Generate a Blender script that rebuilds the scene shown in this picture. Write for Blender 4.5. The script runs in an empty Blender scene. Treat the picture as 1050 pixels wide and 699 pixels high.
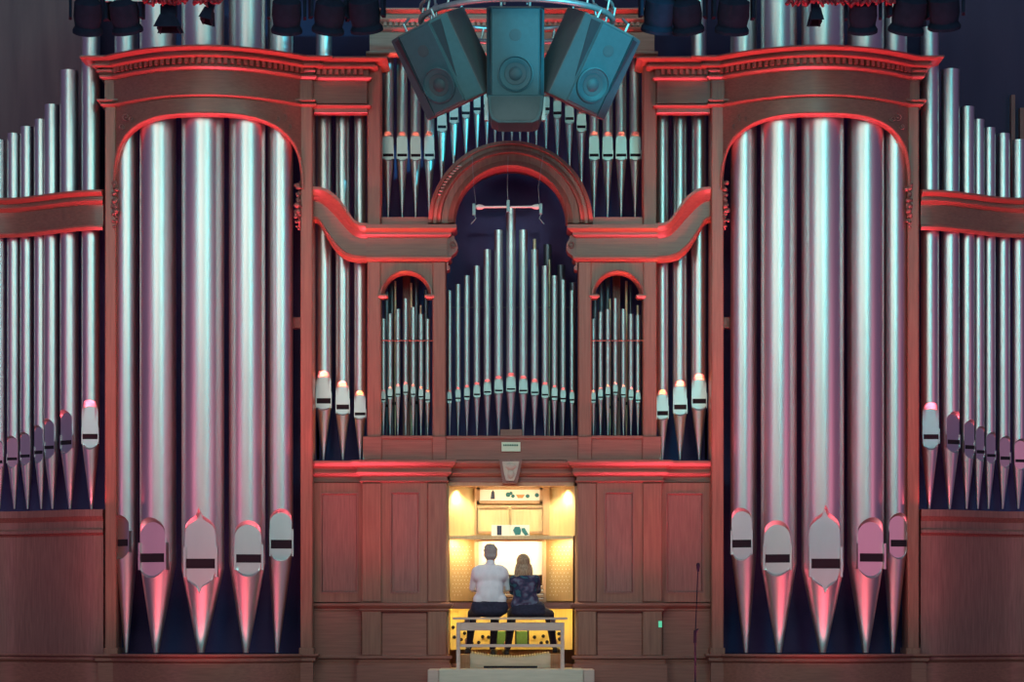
import bpy, bmesh, math, random
from mathutils import Vector, Matrix, Euler
random.seed(7)
scn = bpy.context.scene
PI = math.pi
COL = scn.collection

# ------------------------------------------------------------------ camera
# pixel (px,py) of the 1050x699 frame at depth Y (facade plane Y=0): 80 px per metre, camera 30 m away
D = 30.0; EYE = 0.79; HOR = 640.0
def X(px, Y=0.0): return (px - 525.0) / 80.0 * (D + Y) / D
def Z(py, Y=0.0): return EYE + (HOR - py) / 80.0 * (D + Y) / D
cam_d = bpy.data.cameras.new('camera'); cam = bpy.data.objects.new('camera', cam_d); COL.objects.link(cam)
cam.location = (0, -D, EYE); cam.rotation_euler = (PI/2, 0, 0)
cam_d.sensor_width = 36; cam_d.lens = 36 * D / (1050/80.0); cam_d.shift_y = (HOR - 349.5) / 1050.0
cam_d.clip_end = 200
scn.camera = cam
vs = scn.view_settings
vs.view_transform = 'Standard'; vs.look = 'None'; vs.gamma = 1; vs.use_curve_mapping = False; vs.exposure = 0.0

# ------------------------------------------------------------------ world and lights
w = bpy.data.worlds.new('hall'); scn.world = w; w.use_nodes = True
bg = w.node_tree.nodes['Background']; bg.inputs[0].default_value = (0.27, 0.20, 0.42, 1); bg.inputs[1].default_value = 0.34

def area(name, loc, rot, sx, sy, col, e, spread=180):
    l = bpy.data.lights.new(name, 'AREA'); l.shape = 'RECTANGLE'; l.size = sx; l.size_y = sy
    l.color = col; l.energy = e; l.spread = math.radians(spread)
    o = bpy.data.objects.new(name, l); COL.objects.link(o); o.location = loc; o.rotation_euler = rot
    return o
def aim(o, target):
    o.rotation_euler = (Vector(target) - o.location).to_track_quat('-Z', 'Y').to_euler()
def spot(name, loc, target, col, e, ang, blend=0.6, r=0.1):
    l = bpy.data.lights.new(name, 'SPOT'); l.color = col; l.energy = e; l.spot_size = math.radians(ang); l.spot_blend = blend
    l.shadow_soft_size = r
    o = bpy.data.objects.new(name, l); COL.objects.link(o); o.location = loc; aim(o, target); return o

RED = (1.0, 0.085, 0.13)
for nm, x, wd, hg, col, e in (
        ('stage_wash_broad', -4.9, 5.4, 5.0, (1.0, 0.97, 0.80), 290),
        ('stage_wash_key', 3.2, 1.3, 5.5, (0.80, 1.0, 0.76), 200),
        ('stage_wash_cyan', 5.6, 1.2, 5.5, (0.05, 0.70, 0.72), 330),
        ('stage_wash_cyan_left', -8.6, 0.9, 5.5, (0.05, 0.70, 0.72), 170),
        ('stage_wash_teal', 0.1, 3.0, 5.5, (0.28, 0.85, 0.78), 120),
        ('stage_wash_pink', -14.5, 3.5, 5.0, (1.0, 0.24, 0.40), 165),
        ('stage_wash_pink_right', 14.5, 3.5, 5.0, (1.0, 0.24, 0.40), 165)):
    o = area(nm, (x, -14, 3.4 if 'pink' in nm else 8.6), (0, 0, 0), wd, hg, col, e); aim(o, (x*0.25, 0, 3.0 if 'pink' in nm else 3.6))
# red LED battens lying on the ledges of the case, shining up
def strip(nm, x0, x1, Y, z, e, tilt=0.0, wy=0.08, col=RED, spread=180):
    return area(nm, ((x0+x1)/2, Y, z), (PI + tilt, 0, 0), abs(x1-x0), wy, col, e, spread)
for s in (-1, 1):
    strip('led_tower', s*X(125), s*X(300), -2.2, 0.03, 90, 0, 1.7, spread=150)
    strip('led_tower_ledge', s*X(130), s*X(296), -0.80, Z(670, -.8)+.015, 2.5, 0, .06, (0.05, 0.60, 0.62))
    strip('led_bay_teal', s*X(324), s*X(374), -0.085, Z(471.8)+0.01, .8, 0, .05, (0.05, 0.60, 0.62))
    strip('led_window_teal', s*X(393), s*X(441), -0.055, Z(446.2)+0.01, .5, 0, .04, (0.05, 0.60, 0.62))
    strip('led_tower_up', s*X(100), s*X(375), -1.7, 0.05, 122, -0.10, 0.15, spread=55)
    strip('led_console', s*X(322), s*X(458), -0.36, Z(470)+0.02, 4.5)
    strip('led_bay', s*X(324), s*X(374), 0.04, Z(471)+0.01, 3.6, 0, .26, (1.0, .30, .0), 70)
    strip('led_window', s*X(393), s*X(441), -0.0, Z(446.2)+0.01, 2.4, 0, .06, (1.0, .16, .02), 60)
    strip('led_upper', s*X(393), s*X(445), 0.14, Z(222.4)+0.01, 3.5, 0, .08, (1.0, .18, .08), 60)
    strip('led_entablature', s*X(394), s*X(455), -0.22, Z(229)+0.02, 2.8)
    strip('led_wing', s*X(84), s*X(104), -0.28, Z(520)+0.02, 3)
    strip('led_console_floor', s*X(325), s*X(430), -1.1, 0.05, 19, -0.12, 0.12, spread=60)
    strip('led_wing_up', s*X(0), s*X(100), -0.5, Z(519), 14, spread=80)
strip('led_console_mid', X(460), X(590), 0.0, Z(446)+.01, 3.5, 0, .08, (1.0, .10, .08), 60)
spot('bench_fill', (-1.5, -14, 9.5), (0, -.4, 1.4), (1.0, 0.93, 0.95), 1500, 15, .8, .4)  # added front fill to brighten bench and players
cy = spot('cyan_profile', (9.0, -13, 7.5), (0.95, -3, 7.75), (0.05, 0.62, 0.80), 12000, 10, .5, .1)
spot('bar_fill', (0.4, -14, 7.2), (-.05, -.3, Z(212, -.3)), (.95, 1.0, .92), 1000, 5.0, .5, .1)  # added narrow spot that whitens the hanging bar
cy2 = spot('cyan_profile_front', (1.5, -14, 6.0), (-0.1, -3, 8.1), (0.06, 0.55, 0.85), 900, 14, .5, .1)

# ------------------------------------------------------------------ materials
MATS = {}
def base_mat(name, col, rough=0.5, metal=0.0, emit=None, estr=1.0):
    m = bpy.data.materials.new(name); m.use_nodes = True
    b = m.node_tree.nodes['Principled BSDF']
    b.inputs['Base Color'].default_value = (*col, 1); b.inputs['Roughness'].default_value = rough; b.inputs['Metallic'].default_value = metal
    if emit: b.inputs['Emission Color'].default_value = (*emit, 1); b.inputs['Emission Strength'].default_value = estr
    MATS[name] = m; return m
def noisy(name, c1, c2, scale=(1, 1, 1), ns=5.0, rough=0.5, metal=0.0, rvar=0.0, bump=0.0, detail=6, spec=None):
    m = base_mat(name, c1, rough, metal); nt = m.node_tree; N = nt.nodes; L = nt.links
    b = N['Principled BSDF']
    tc = N.new('ShaderNodeTexCoord'); mp = N.new('ShaderNodeMapping'); mp.inputs['Scale'].default_value = scale
    no = N.new('ShaderNodeTexNoise'); no.inputs['Scale'].default_value = ns; no.inputs['Detail'].default_value = detail
    cr = N.new('ShaderNodeValToRGB'); cr.color_ramp.elements[0].color = (*c1, 1); cr.color_ramp.elements[1].color = (*c2, 1)
    cr.color_ramp.elements[0].position = 0.3; cr.color_ramp.elements[1].position = 0.7
    L.new(tc.outputs['Object'], mp.inputs[0]); L.new(mp.outputs[0], no.inputs[0]); L.new(no.outputs['Fac'], cr.inputs[0]); L.new(cr.outputs[0], b.inputs['Base Color'])
    if rvar:
        mr = N.new('ShaderNodeMapRange'); mr.inputs['To Min'].default_value = rough - rvar; mr.inputs['To Max'].default_value = rough + rvar
        L.new(no.outputs['Fac'], mr.inputs[0]); L.new(mr.outputs[0], b.inputs['Roughness'])
    if bump:
        bp = N.new('ShaderNodeBump'); bp.inputs['Strength'].default_value = bump; bp.inputs['Distance'].default_value = 0.01
        L.new(no.outputs['Fac'], bp.inputs['Height']); L.new(bp.outputs[0], b.inputs['Normal'])
    if spec is not None: b.inputs['Specular IOR Level'].default_value = spec
    return m
WOOD = noisy('case_wood', (0.210, 0.090, 0.065), (0.300, 0.140, 0.098), (9, 9, 0.5), 4, 0.38, rvar=0.06, bump=0.05)
WOODH = noisy('case_wood_across', (0.225, 0.086, 0.066), (0.315, 0.128, 0.096), (0.6, 9, 12), 4, 0.36, rvar=0.06, bump=0.05)
WOODP = noisy('case_panel_wood', (0.20, 0.085, 0.075), (0.30, 0.135, 0.115), (12, 12, 0.8), 4, 0.40, rvar=0.06, bump=0.05)
OAK = noisy('pale_oak', (0.68, 0.52, 0.27), (0.78, 0.62, 0.35), (10, 10, 0.8), 4, 0.45)
OAKD = noisy('oak_edge', (0.42, 0.24, 0.13), (0.5, 0.3, 0.17), (10, 10, 0.8), 4, 0.45)
OAKJ = noisy('jamb_oak_shaded', (0.40, 0.25, 0.10), (0.48, 0.30, 0.13), (10, 10, 0.8), 4, 0.45)  # darker oak, the shade between the stop knobs put into the colour
BENCHW = noisy('bench_wood', (0.52, 0.38, 0.33), (0.60, 0.45, 0.39), (1, 9, 9), 4, 0.5)
STEPW = noisy('step_board', (0.56, 0.50, 0.40), (0.64, 0.57, 0.46), (1, 9, 9), 4, 0.6)
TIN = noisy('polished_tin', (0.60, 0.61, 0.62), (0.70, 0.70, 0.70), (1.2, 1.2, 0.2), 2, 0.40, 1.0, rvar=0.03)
TINC = noisy('tin_teal_lit', (0.36, 0.46, 0.46), (0.46, 0.56, 0.55), (1.2, 1.2, 0.2), 2, 0.42, 1.0, rvar=0.03)  # teal of the lighting put into the tin colour
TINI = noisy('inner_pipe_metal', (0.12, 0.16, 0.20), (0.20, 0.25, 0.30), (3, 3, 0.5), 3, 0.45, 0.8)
GOLD = noisy('brass_pipe', (0.70, 0.60, 0.38), (0.8, 0.70, 0.48), (3, 3, 0.5), 3, 0.45, 0.4)
DARK = base_mat('pipe_mouth_dark', (0.004, 0.004, 0.012), 0.9)
NAVY = noisy('navy_shade_tone', (0.032, 0.028, 0.066), (0.040, 0.034, 0.08), (1, 1, 1), 3, 0.9, spec=0.1)  # navy tone of the shadows put into the surface colour
NAVYI = noisy('navy_shade_lifted', (0.085, 0.078, 0.20), (0.10, 0.092, 0.23), (1, 1, 1), 3, 0.9, spec=0.1)  # lighter copy, lifted navy shadow tone put into the inner boards
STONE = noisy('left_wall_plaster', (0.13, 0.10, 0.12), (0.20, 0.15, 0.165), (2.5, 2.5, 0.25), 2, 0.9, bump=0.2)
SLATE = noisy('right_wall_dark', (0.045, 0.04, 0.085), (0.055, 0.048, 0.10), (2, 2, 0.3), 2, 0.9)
FLOORM = noisy('stage_floor', (0.10, 0.06, 0.05), (0.15, 0.09, 0.07), (1, 8, 1), 3, 0.4)
BLACKM = noisy('fixture_black', (0.006, 0.010, 0.024), (0.010, 0.015, 0.034), (2, 2, 2), 5, 0.95, spec=.15)
SPK = noisy('speaker_teal_lit', (0.018, 0.070, 0.090), (0.024, 0.082, 0.105), (2, 2, 2), 8, 0.55)  # turquoise light put into the cabinet colour
SPKS = noisy('speaker_side', (0.09, 0.09, 0.095), (0.10, 0.10, 0.105), (2, 2, 2), 8, 0.6)
SPKD = noisy('speaker_cone', (0.028, 0.055, 0.07), (0.035, 0.065, 0.08), (2, 2, 2), 8, 0.6)
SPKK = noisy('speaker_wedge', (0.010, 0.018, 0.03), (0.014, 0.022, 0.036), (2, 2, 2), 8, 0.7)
STEEL = noisy('rigging_steel', (0.30, 0.34, 0.36), (0.4, 0.44, 0.46), (2, 2, 2), 8, 0.4, 0.6)
WHITEP = base_mat('white_paint', (0.85, 0.85, 0.80), 0.5)
IVORY = base_mat('ivory', (0.85, 0.80, 0.68), 0.35)
REDCAB = noisy('red_cable', (0.22, 0.012, 0.03), (0.14, 0.01, 0.02), (9, 9, 9), 8, 0.5)
KEYSTONE = noisy('keystone_gilt_wood', (0.42, 0.36, 0.30), (0.55, 0.48, 0.38), (3, 3, 3), 6, 0.5)
DESKW = base_mat('music_desk_cream', (0.88, 0.82, 0.66), 0.5)
PAPER = base_mat('paper', (0.85, 0.85, 0.82), 0.6)
INK = base_mat('ink_navy', (0.02, 0.03, 0.09), 0.6)
TEAL = base_mat('ink_teal', (0.02, 0.16, 0.20), 0.6)
ORANGE = base_mat('ink_orange', (0.7, 0.25, 0.10), 0.6)
GREEN = noisy('green_pedal', (0.07, 0.15, 0.06), (0.10, 0.20, 0.08), (8, 8, 8), 5, 0.5)
BROWNB = noisy('pedal_cheek_wood', (0.30, 0.15, 0.07), (0.40, 0.20, 0.10), (20, 20, 1), 3, 0.5)
BEIGE = noisy('pedal_board_cream', (0.52, 0.44, 0.32), (0.60, 0.51, 0.38), (2, 9, 9), 3, 0.5)
SKIN = noisy('skin', (0.55, 0.30, 0.22), (0.62, 0.36, 0.27), (9, 9, 9), 6, 0.5)
SHIRT = noisy('shirt_cotton', (0.72, 0.70, 0.74), (0.80, 0.78, 0.82), (4, 4, 2), 5, 0.8, bump=0.3)
TROUS = noisy('navy_cloth', (0.012, 0.012, 0.03), (0.022, 0.022, 0.05), (6, 6, 6), 6, 0.9)
SHOE = base_mat('shoe_leather', (0.012, 0.012, 0.02), 0.35)
HAIRG = noisy('grey_hair', (0.22, 0.20, 0.19), (0.40, 0.37, 0.35), (60, 60, 14), 3, 0.6, bump=0.5)
HAIRB = noisy('blond_hair', (0.16, 0.09, 0.05), (0.48, 0.33, 0.20), (45, 45, 7), 3, 0.5, bump=0.6)
def floral():
    m = base_mat('floral_cloth', (0.02, 0.03, 0.08), 0.8); nt = m.node_tree; N = nt.nodes; L = nt.links
    tc = N.new('ShaderNodeTexCoord'); v = N.new('ShaderNodeTexNoise'); v.inputs['Scale'].default_value = 11; v.inputs['Detail'].default_value = 1.5
    cr = N.new('ShaderNodeValToRGB'); e = cr.color_ramp.elements
    e[0].position = 0.47; e[0].color = (0.015, 0.02, 0.06, 1); e[1].position = 0.56; e[1].color = (0.07, 0.045, 0.10, 1)
    x = e.new(0.66); x.color = (0.12, 0.15, 0.22, 1)
    x = e.new(0.40); x.color = (0.015, 0.02, 0.06, 1)
    x = e.new(0.34); x.color = (0.02, 0.10, 0.14, 1)
    L.new(tc.outputs['Object'], v.inputs[0]); L.new(v.outputs['Fac'], cr.inputs[0]); L.new(cr.outputs[0], N['Principled BSDF'].inputs['Base Color'])
    return m
FLORAL = floral()

# ------------------------------------------------------------------ mesh helpers
class MB:
    def __init__(s): s.v = []; s.f = []; s.mi = []; s.cur = 0
    def add(s, vs, fs):
        n = len(s.v); s.v += [tuple(p) for p in vs]; s.f += [tuple(i+n for i in f) for f in fs]; s.mi += [s.cur]*len(fs)
        return s
    def box(s, x0, x1, y0, y1, z0, z1, M=None, ch=0.0):
        if x0 > x1: x0, x1 = x1, x0
        if y0 > y1: y0, y1 = y1, y0
        if z0 > z1: z0, z1 = z1, z0
        ch = min(ch, (x1-x0)*.3, (z1-z0)*.3)
        if ch > 0:   # front edges chamfered
            vs = [(x0, y1, z0), (x1, y1, z0), (x1, y1, z1), (x0, y1, z1), (x0, y0+ch, z0), (x1, y0+ch, z0), (x1, y0+ch, z1), (x0, y0+ch, z1),
                  (x0+ch, y0, z0+ch), (x1-ch, y0, z0+ch), (x1-ch, y0, z1-ch), (x0+ch, y0, z1-ch)]
            fs = [(0, 3, 2, 1), (0, 1, 5, 4), (1, 2, 6, 5), (2, 3, 7, 6), (3, 0, 4, 7), (4, 5, 9, 8), (5, 6, 10, 9), (6, 7, 11, 10), (7, 4, 8, 11), (8, 9, 10, 11)]
        else:
            vs = [(x0, y0, z0), (x1, y0, z0), (x1, y1, z0), (x0, y1, z0), (x0, y0, z1), (x1, y0, z1), (x1, y1, z1), (x0, y1, z1)]
            fs = [(0, 3, 2, 1), (4, 5, 6, 7), (0, 1, 5, 4), (1, 2, 6, 5), (2, 3, 7, 6), (3, 0, 4, 7)]
        if M: vs = [M @ Vector(p) for p in vs]
        return s.add(vs, fs)
    def pbox(s, px0, px1, py0, py1, Yf, Yb, ch=0.0):       # box by pixels of its front face at depth Yf
        return s.box(X(px0, Yf), X(px1, Yf), Yf, Yb, Z(py1, Yf), Z(py0, Yf), None, ch)
    def sweep(s, path, prof, cap=True):                     # prof: (out, z), open list, closed automatically
        n = len(path); ns = []
        for i in range(n):
            def dirn(a, b):
                d = Vector((b[0]-a[0], b[1]-a[1])); d.normalize(); return Vector((d.y, -d.x))
            if i == 0: m = dirn(path[0], path[1])
            elif i == n-1: m = dirn(path[-2], path[-1])
            else:
                a = dirn(path[i-1], path[i]); b = dirn(path[i], path[i+1]); m = (a+b)
                m.normalize(); m /= max(0.3, m.dot(a))
            ns.append(m)
        k = len(prof); vs = []
        for i in range(n):
            for (o, z) in prof: vs.append((path[i][0]+ns[i].x*o, path[i][1]+ns[i].y*o, z))
        fs = []
        for i in range(n-1):
            for j in range(k):
                j2 = (j+1) % k
                fs.append((i*k+j, (i+1)*k+j, (i+1)*k+j2, i*k+j2))
        if cap: fs.append(tuple(reversed(range(k)))); fs.append(tuple((n-1)*k+j for j in range(k)))
        return s.add(vs, fs)
    def prism(s, pts, y0, y1):                               # polygon in XZ extruded in Y
        n = len(pts); vs = [(p[0], y0, p[1]) for p in pts] + [(p[0], y1, p[1]) for p in pts]
        fs = [tuple(range(n)), tuple(reversed(range(n, 2*n)))] + [(i, i+n, (i+1) % n + n, (i+1) % n) for i in range(n)]
        return s.add(vs, fs)
    def hprism(s, pts, z0, z1, M=None):                      # polygon in XY extruded in Z
        n = len(pts); vs = [(p[0], p[1], z0) for p in pts] + [(p[0], p[1], z1) for p in pts]
        if M: vs = [M @ Vector(p) for p in vs]
        fs = [tuple(reversed(range(n))), tuple(range(n, 2*n))] + [(i, (i+1) % n, (i+1) % n + n, i+n) for i in range(n)]
        return s.add(vs, fs)
    def lathe(s, prof, n=16, M=None):                        # prof (r,z) about Z
        vs = []; fs = []; k = len(prof)
        for i in range(n):
            a = 2*PI*i/n
            for (r, z) in prof: vs.append(Vector((r*math.cos(a), r*math.sin(a), z)))
        for i in range(n):
            i2 = (i+1) % n
            for j in range(k-1): fs.append((i*k+j, i2*k+j, i2*k+j+1, i*k+j+1))
        if prof[0][0] > 1e-6: fs.append(tuple(i*k for i in reversed(range(n))))
        if prof[-1][0] > 1e-6: fs.append(tuple(i*k+k-1 for i in range(n)))
        if M: vs = [M @ p for p in vs]
        return s.add(vs, fs)
    def tube(s, pts, r, n=8):
        pts = [Vector(p) for p in pts]; k = len(pts); vs = []; fs = []
        rr = r if isinstance(r, (list, tuple)) else [r]*k
        up = Vector((0.13, 0.31, 0.94)); u = None
        for i in range(k):
            t = (pts[min(i+1, k-1)] - pts[max(i-1, 0)]).normalized()
            if u is None:
                u = t.cross(up)
                if u.length < .1: u = t.cross(Vector((1, 0, 0)))
            u = (u - t*u.dot(t)).normalized(); b = t.cross(u)
            for j in range(n):
                a = 2*PI*j/n; vs.append(pts[i] + (u*math.cos(a) + b*math.sin(a))*rr[i])
        for i in range(k-1):
            for j in range(n):
                j2 = (j+1) % n; fs.append((i*n+j, i*n+j2, (i+1)*n+j2, (i+1)*n+j))
        fs.append(tuple(reversed(range(n)))); fs.append(tuple((k-1)*n+j for j in range(n)))
        return s.add(vs, fs)
    def ball(s, c, r, M=None, nu=14, nv=9):
        if not isinstance(r, (tuple, list)): r = (r, r, r)
        vs = []; fs = []
        for i in range(nv+1):
            ph = PI*i/nv
            for j in range(nu):
                a = 2*PI*j/nu; p = Vector((r[0]*math.sin(ph)*math.cos(a), r[1]*math.sin(ph)*math.sin(a), r[2]*math.cos(ph)))
                if M: p = M @ p
                vs.append(p + Vector(c))
        for i in range(nv):
            for j in range(nu):
                j2 = (j+1) % nu; fs.append((i*nu+j, (i+1)*nu+j, (i+1)*nu+j2, i*nu+j2))
        return s.add(vs, fs)
    def cap(s, p0, r0, p1, r1, n=12):                        # tapered capsule
        p0 = Vector(p0); p1 = Vector(p1); d = (p1-p0); L = max(d.length, 1e-5)
        M = Matrix.Translation(p0) @ d.to_track_quat('Z', 'Y').to_matrix().to_4x4()
        pr = [(0.0001, -r0)] + [(r0*math.cos(a), r0*math.sin(a)) for a in (-1.0, -.5, 0)] + [(r1*math.cos(a), L+r1*math.sin(a)) for a in (0, .5, 1.0)] + [(0.0001, L+r1)]
        return s.lathe(pr, n, M)
    def build(s, name, mat, parent=None, mirror=False, smooth=False, origin=None, mats=None, recalc=True):
        me = bpy.data.meshes.new(name)
        v = s.v
        if mirror: v = [(-p[0], p[1], p[2]) for p in v]
        o3 = Vector(origin) if origin else Vector((0, 0, 0))
        me.from_pydata([tuple(Vector(p)-o3) for p in v], [], s.f)
        for m in (mats or [mat]): me.materials.append(m)
        if mats:
            for p, i in zip(me.polygons, s.mi): p.material_index = i
        if recalc:
            bm = bmesh.new(); bm.from_mesh(me); bmesh.ops.remove_doubles(bm, verts=bm.verts, dist=1e-6)
            bmesh.ops.recalc_face_normals(bm, faces=bm.faces); bm.to_mesh(me); bm.free()
        if smooth:
            for p in me.polygons: p.use_smooth = True
            if smooth is not True: me.set_sharp_from_angle(angle=math.radians(smooth))
        o = bpy.data.objects.new(name, me); COL.objects.link(o); o.location = o3
        if parent: o.parent = parent; o.location = o3 - parent_world(parent)
        return o
def parent_world(p):
    v = Vector(p.location)
    while p.parent: p = p.parent; v += Vector(p.location)
    return v
def tag(o, label=None, cat=None, group=None, kind=None):
    if label: o['label'] = label
    if cat: o['category'] = cat
    if group: o['group'] = group
    if kind: o['kind'] = kind
    return o
def thing(name, label, cat, loc=(0, 0, 0), group=None):
    o = bpy.data.objects.new(name, None); COL.objects.link(o); o.location = loc; o.empty_display_size = 0.1
    return tag(o, label, cat, group)
def copy_tree(o, parent=None):
    c = o.copy(); COL.objects.link(c)
    if parent: c.parent = parent
    for ch in list(o.children): copy_tree(ch, c)
    return c
def side(s): return 'left' if s < 0 else 'right'
def lerp(a, b, t): return a + (b-a)*t
def sst(t): t = max(0, min(1, t)); return t*t*(3-2*t)

# ------------------------------------------------------------------ room
tag(MB().box(-12, 12, -30.5, 3, -0.3, 0.0).build('floor', FLOORM), kind='structure')
tag(MB().box(-12, 12, 2.2, 2.4, 0, 14).build('wall_back', NAVY), kind='structure')
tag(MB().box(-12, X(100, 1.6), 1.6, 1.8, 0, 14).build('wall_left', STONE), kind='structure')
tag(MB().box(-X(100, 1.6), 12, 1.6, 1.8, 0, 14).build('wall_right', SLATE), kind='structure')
tag(MB().box(X(1037, 1.5), X(1041, 1.5), 1.5, 1.6, Z(300), Z(70)).box(X(1046, 1.5), X(1056, 1.5), 1.5, 1.6, Z(300), Z(84)).build('trim_1', WOODP), kind='structure')

# ------------------------------------------------------------------ tower cases
TC = 214.0; TH = 95.0
def bowY(px, base=-0.2, b=0.55):                 # plan curve of the bowed front (left tower pixels)
    u = (px - TC)/TH
    return base - b*max(0.0, 1-u*u)
def bow_path(base=-0.2, b=0.55, n=28, x0=119.0, x1=309.0):
    out = []
    for i in range(n+1):
        px = lerp(x0, x1, i/n); Y = bowY(px, base, b); out.append((X(px, -0.2), Y))
    return out
def pr(lst, Yr): return [(o, Z(py, Yr-o)) for o, py in lst]
for s in (-1, 1):
    mir = s > 0
    t = thing('organ_tower_case', 'brown wooden case of the %s pipe tower, bowed cornice with dentils over a wide arch' % side(s), 'organ case', (s*abs(X(TC)), 0, 0))
    B = lambda m, n, mt, **k: m.build(n, mt, t, mirror=mir, **k)
    # base plinth
    full = [(X(105), 1.2), (X(105), -0.2), (X(119), -0.2)] + bow_path()[1:-1] + [(X(309), -0.2), (X(321), -0.2), (X(321), 0.3)]
    m = MB().sweep(full, [(-0.5, 0.0), (0.02, 0.0), (0.02, Z(679)), (0.05, Z(677)), (0.05, Z(674)), (0.09, Z(672)), (0.09, Z(670)), (-0.5, Z(670))])
    B(m, 'plinth', WOODH, smooth=25)
    m = MB().sweep([(X(114), 0.9), (X(114), 0.15), (X(314), 0.15), (X(314), 0.9)], [(-0.12, Z(672)), (0.0, Z(672)), (0, Z(669.5)), (-0.12, Z(669.5))])
    m.box(X(112), X(316), -0.18, 0.95, Z(674), Z(669.8)); B(m, 'pipe_shelf', NAVY)
    B(MB().box(X(110), X(318), 1.0, 1.05, 0, Z(75)), 'back_board', NAVYI)
    for (a, b_) in ((107.5, 119), (308, 320.5)):
        m = MB().pbox(a, b_, 84, 671, -0.205, 0.25, 0.012)
        for yy in (669, ): m.pbox(a-1.5, b_+1.5, yy-5, yy+2, -0.23, 0.25, 0.01)
        B(m, 'post', WOOD)
        m = MB()
        for y0, y1 in ((76, 83), (106, 110.5)):
            m.sweep([(X(a), 0.3), (X(a), -0.2), (X(b_), -0.2), (X(b_), 0.3)], [(-.03, Z(y1)), (0.0, Z(y1)), (0.06, Z(y0+1.5)), (0.06, Z(y0)), (-0.03, Z(y0))])
        B(m, 'capital', WOODH)
    # arch panel
    def zarch(px, off=0.0):
        u = min(1.0, abs(px-TC)/(TH-off)); return lerp(192, 117+off, (1-u**2.9)**(1/2.9))
    n = 60; vs = []; fs = []
    for i in range(n+1):
        px = lerp(119, 309, 0.5-0.5*math.cos(PI*i/n)); Y = bowY(px)
        zt = Z(104, -.2); zb = Z(zarch(px, 0.6), Y)
        for (yy, z) in ((Y, zb), (Y, zt), (Y+.1, zt), (Y+.1, zb)): vs.append((X(px, -.2), yy, z))
    for i in range(n):
        for j in range(4): fs.append((i*4+j, i*4+(j+1) % 4, i*4+4+(j+1) % 4, i*4+4+j))
    fs += [(0, 1, 2, 3), (n*4, n*4+1, n*4+2, n*4+3)]
    B(MB().add(vs, fs), 'arch_panel', WOODH, smooth=30)
    # archivolt trim following the arch edge
    vs = []; fs = []
    secs = ((0.0, -0.05, 3.2), (0.0, -0.055, 1.8), (0.0, -0.02, 0.0), (0.0, 0.1, 0.0), (0, .1, 3.2))
    for i in range(n+1):
        th = PI*i/n; 
        cu = -math.cos(th); u = math.copysign(abs(cu)**(2/2.9), cu); v = abs(math.sin(th))**(2/2.9)
        px = TC + TH*u*0.995; py = lerp(192, 117, v)
        # inward normal approx
        nx = -u*0.8; ny = v; l = math.hypot(nx, ny) or 1; nx /= l; ny /= l
        Y = bowY(px)
        for (_, dy, w_) in secs:
            vs.append((X(px - nx*w_ , -.2), Y+dy, Z(py - ny*w_ + 1.5, Y)))
    k = len(secs)
    for i in range(n):
        for j in range(k): fs.append((i*k+j, i*k+(j+1) % k, (i+1)*k+(j+1) % k, (i+1)*k+j))
    fs += [tuple(range(k)), tuple(n*k+j for j in range(k))]
    B(MB().add(vs, fs), 'archivolt', WOODH, smooth=30)
    # cornice
    path = [(X(110), 0.5), (X(110), -0.2), (X(119), -0.2)] + bow_path()[1:-1] + [(X(309), -0.2), (X(322), -0.2), (X(322), -0.14), (X(377), -0.14), (X(377), 0.3)]
    P = pr([(-.04, 110), (0, 110), (.03, 108.5), (.05, 107), (.05, 106), (0.0, 105.5), (0, 82), (.03, 81), (.06, 78.5), (.06, 77), (.02, 76.6), (.02, 69.5), (.09, 69.2),
            (.14, 67), (.14, 65.5), (.10, 65.2), (.11, 62.5), (.20, 61.5), (.24, 59.8), (.27, 58.4), (.27, 56.8), (-.04, 56.4)], -0.2)
    B(MB().sweep(path, P), 'cornice', WOODH, smooth=20)
    # dentils
    m = MB().sweep([(X(119), -0.2)] + bow_path()[1:-1] + [(X(309), -0.2)], [(0.0, Z(76.2, -.2)), (0.022, Z(76.2, -.2)), (0.022, Z(69.6, -.2)), (0.0, Z(69.6, -.2))]); pts = [(X(119), -0.2)] + bow_path(n=60)[1:-1] + [(X(309), -0.2)]
    acc = 0.0
    def dent(p, d):
        nrm = Vector((d.y, -d.x)); q = Vector(p) + nrm*0.02
        zc0, zc1 = Z(76.2, -.2), Z(69.6, -.2); hw = 0.022
        c = [q - d*hw, q + d*hw, q + d*hw + nrm*0.06, q - d*hw + nrm*0.06]
        m.hprism([(a.x, a.y) for a in c], zc0, zc1)
    for i in range(len(pts)-1):
        a = Vector(pts[i]); b = Vector(pts[i+1]); L = (b-a).length; d = (b-a)/L; x_ = (0.078 - acc)
        while x_ < L: dent(a+d*x_, d); x_ += 0.078
        acc = (acc + L) % 0.078
    B(m, 'dentil_band', WOODH); m = MB(); x_ = X(326)
    m.box(x_, X(375), -0.15, -0.135, Z(76.2, -.2), Z(69.6, -.2))
    while x_ < X(375): m.box(x_, x_+.044, -0.21, -0.14, Z(76.2, -.2), Z(69.6, -.2)); x_ += .078
    B(m, 'flank_dentil_band', WOODH)
    B(MB().pbox(321.5, 377, 105, 116, -0.14, 0.0, 0.01), 'flank_frieze', WOODH)
    # carved drops on the inner side of the posts
    for cx, sg in ((122, 1), (306, -1)):
        m = MB()
        for (dy, r) in ((192, .03), (197, .035), (203, .026), (209, .034), (214, .04), (219, .036), (224, .028), (230, .022), (236, .018)):
            for q in range(3):
                m.ball((X(cx-3*sg+sg*random.uniform(0, 4)), -0.2+random.uniform(-.06, 0), Z(dy+random.uniform(-1.5, 1.5))), r*random.uniform(.7, 1.0), nu=8, nv=6)
        m.tube([(X(cx-3*sg), -0.15, Z(188)), (X(cx-2*sg), -0.15, Z(212)), (X(cx-2*sg), -0.15, Z(238))], .014, 6)
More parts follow.
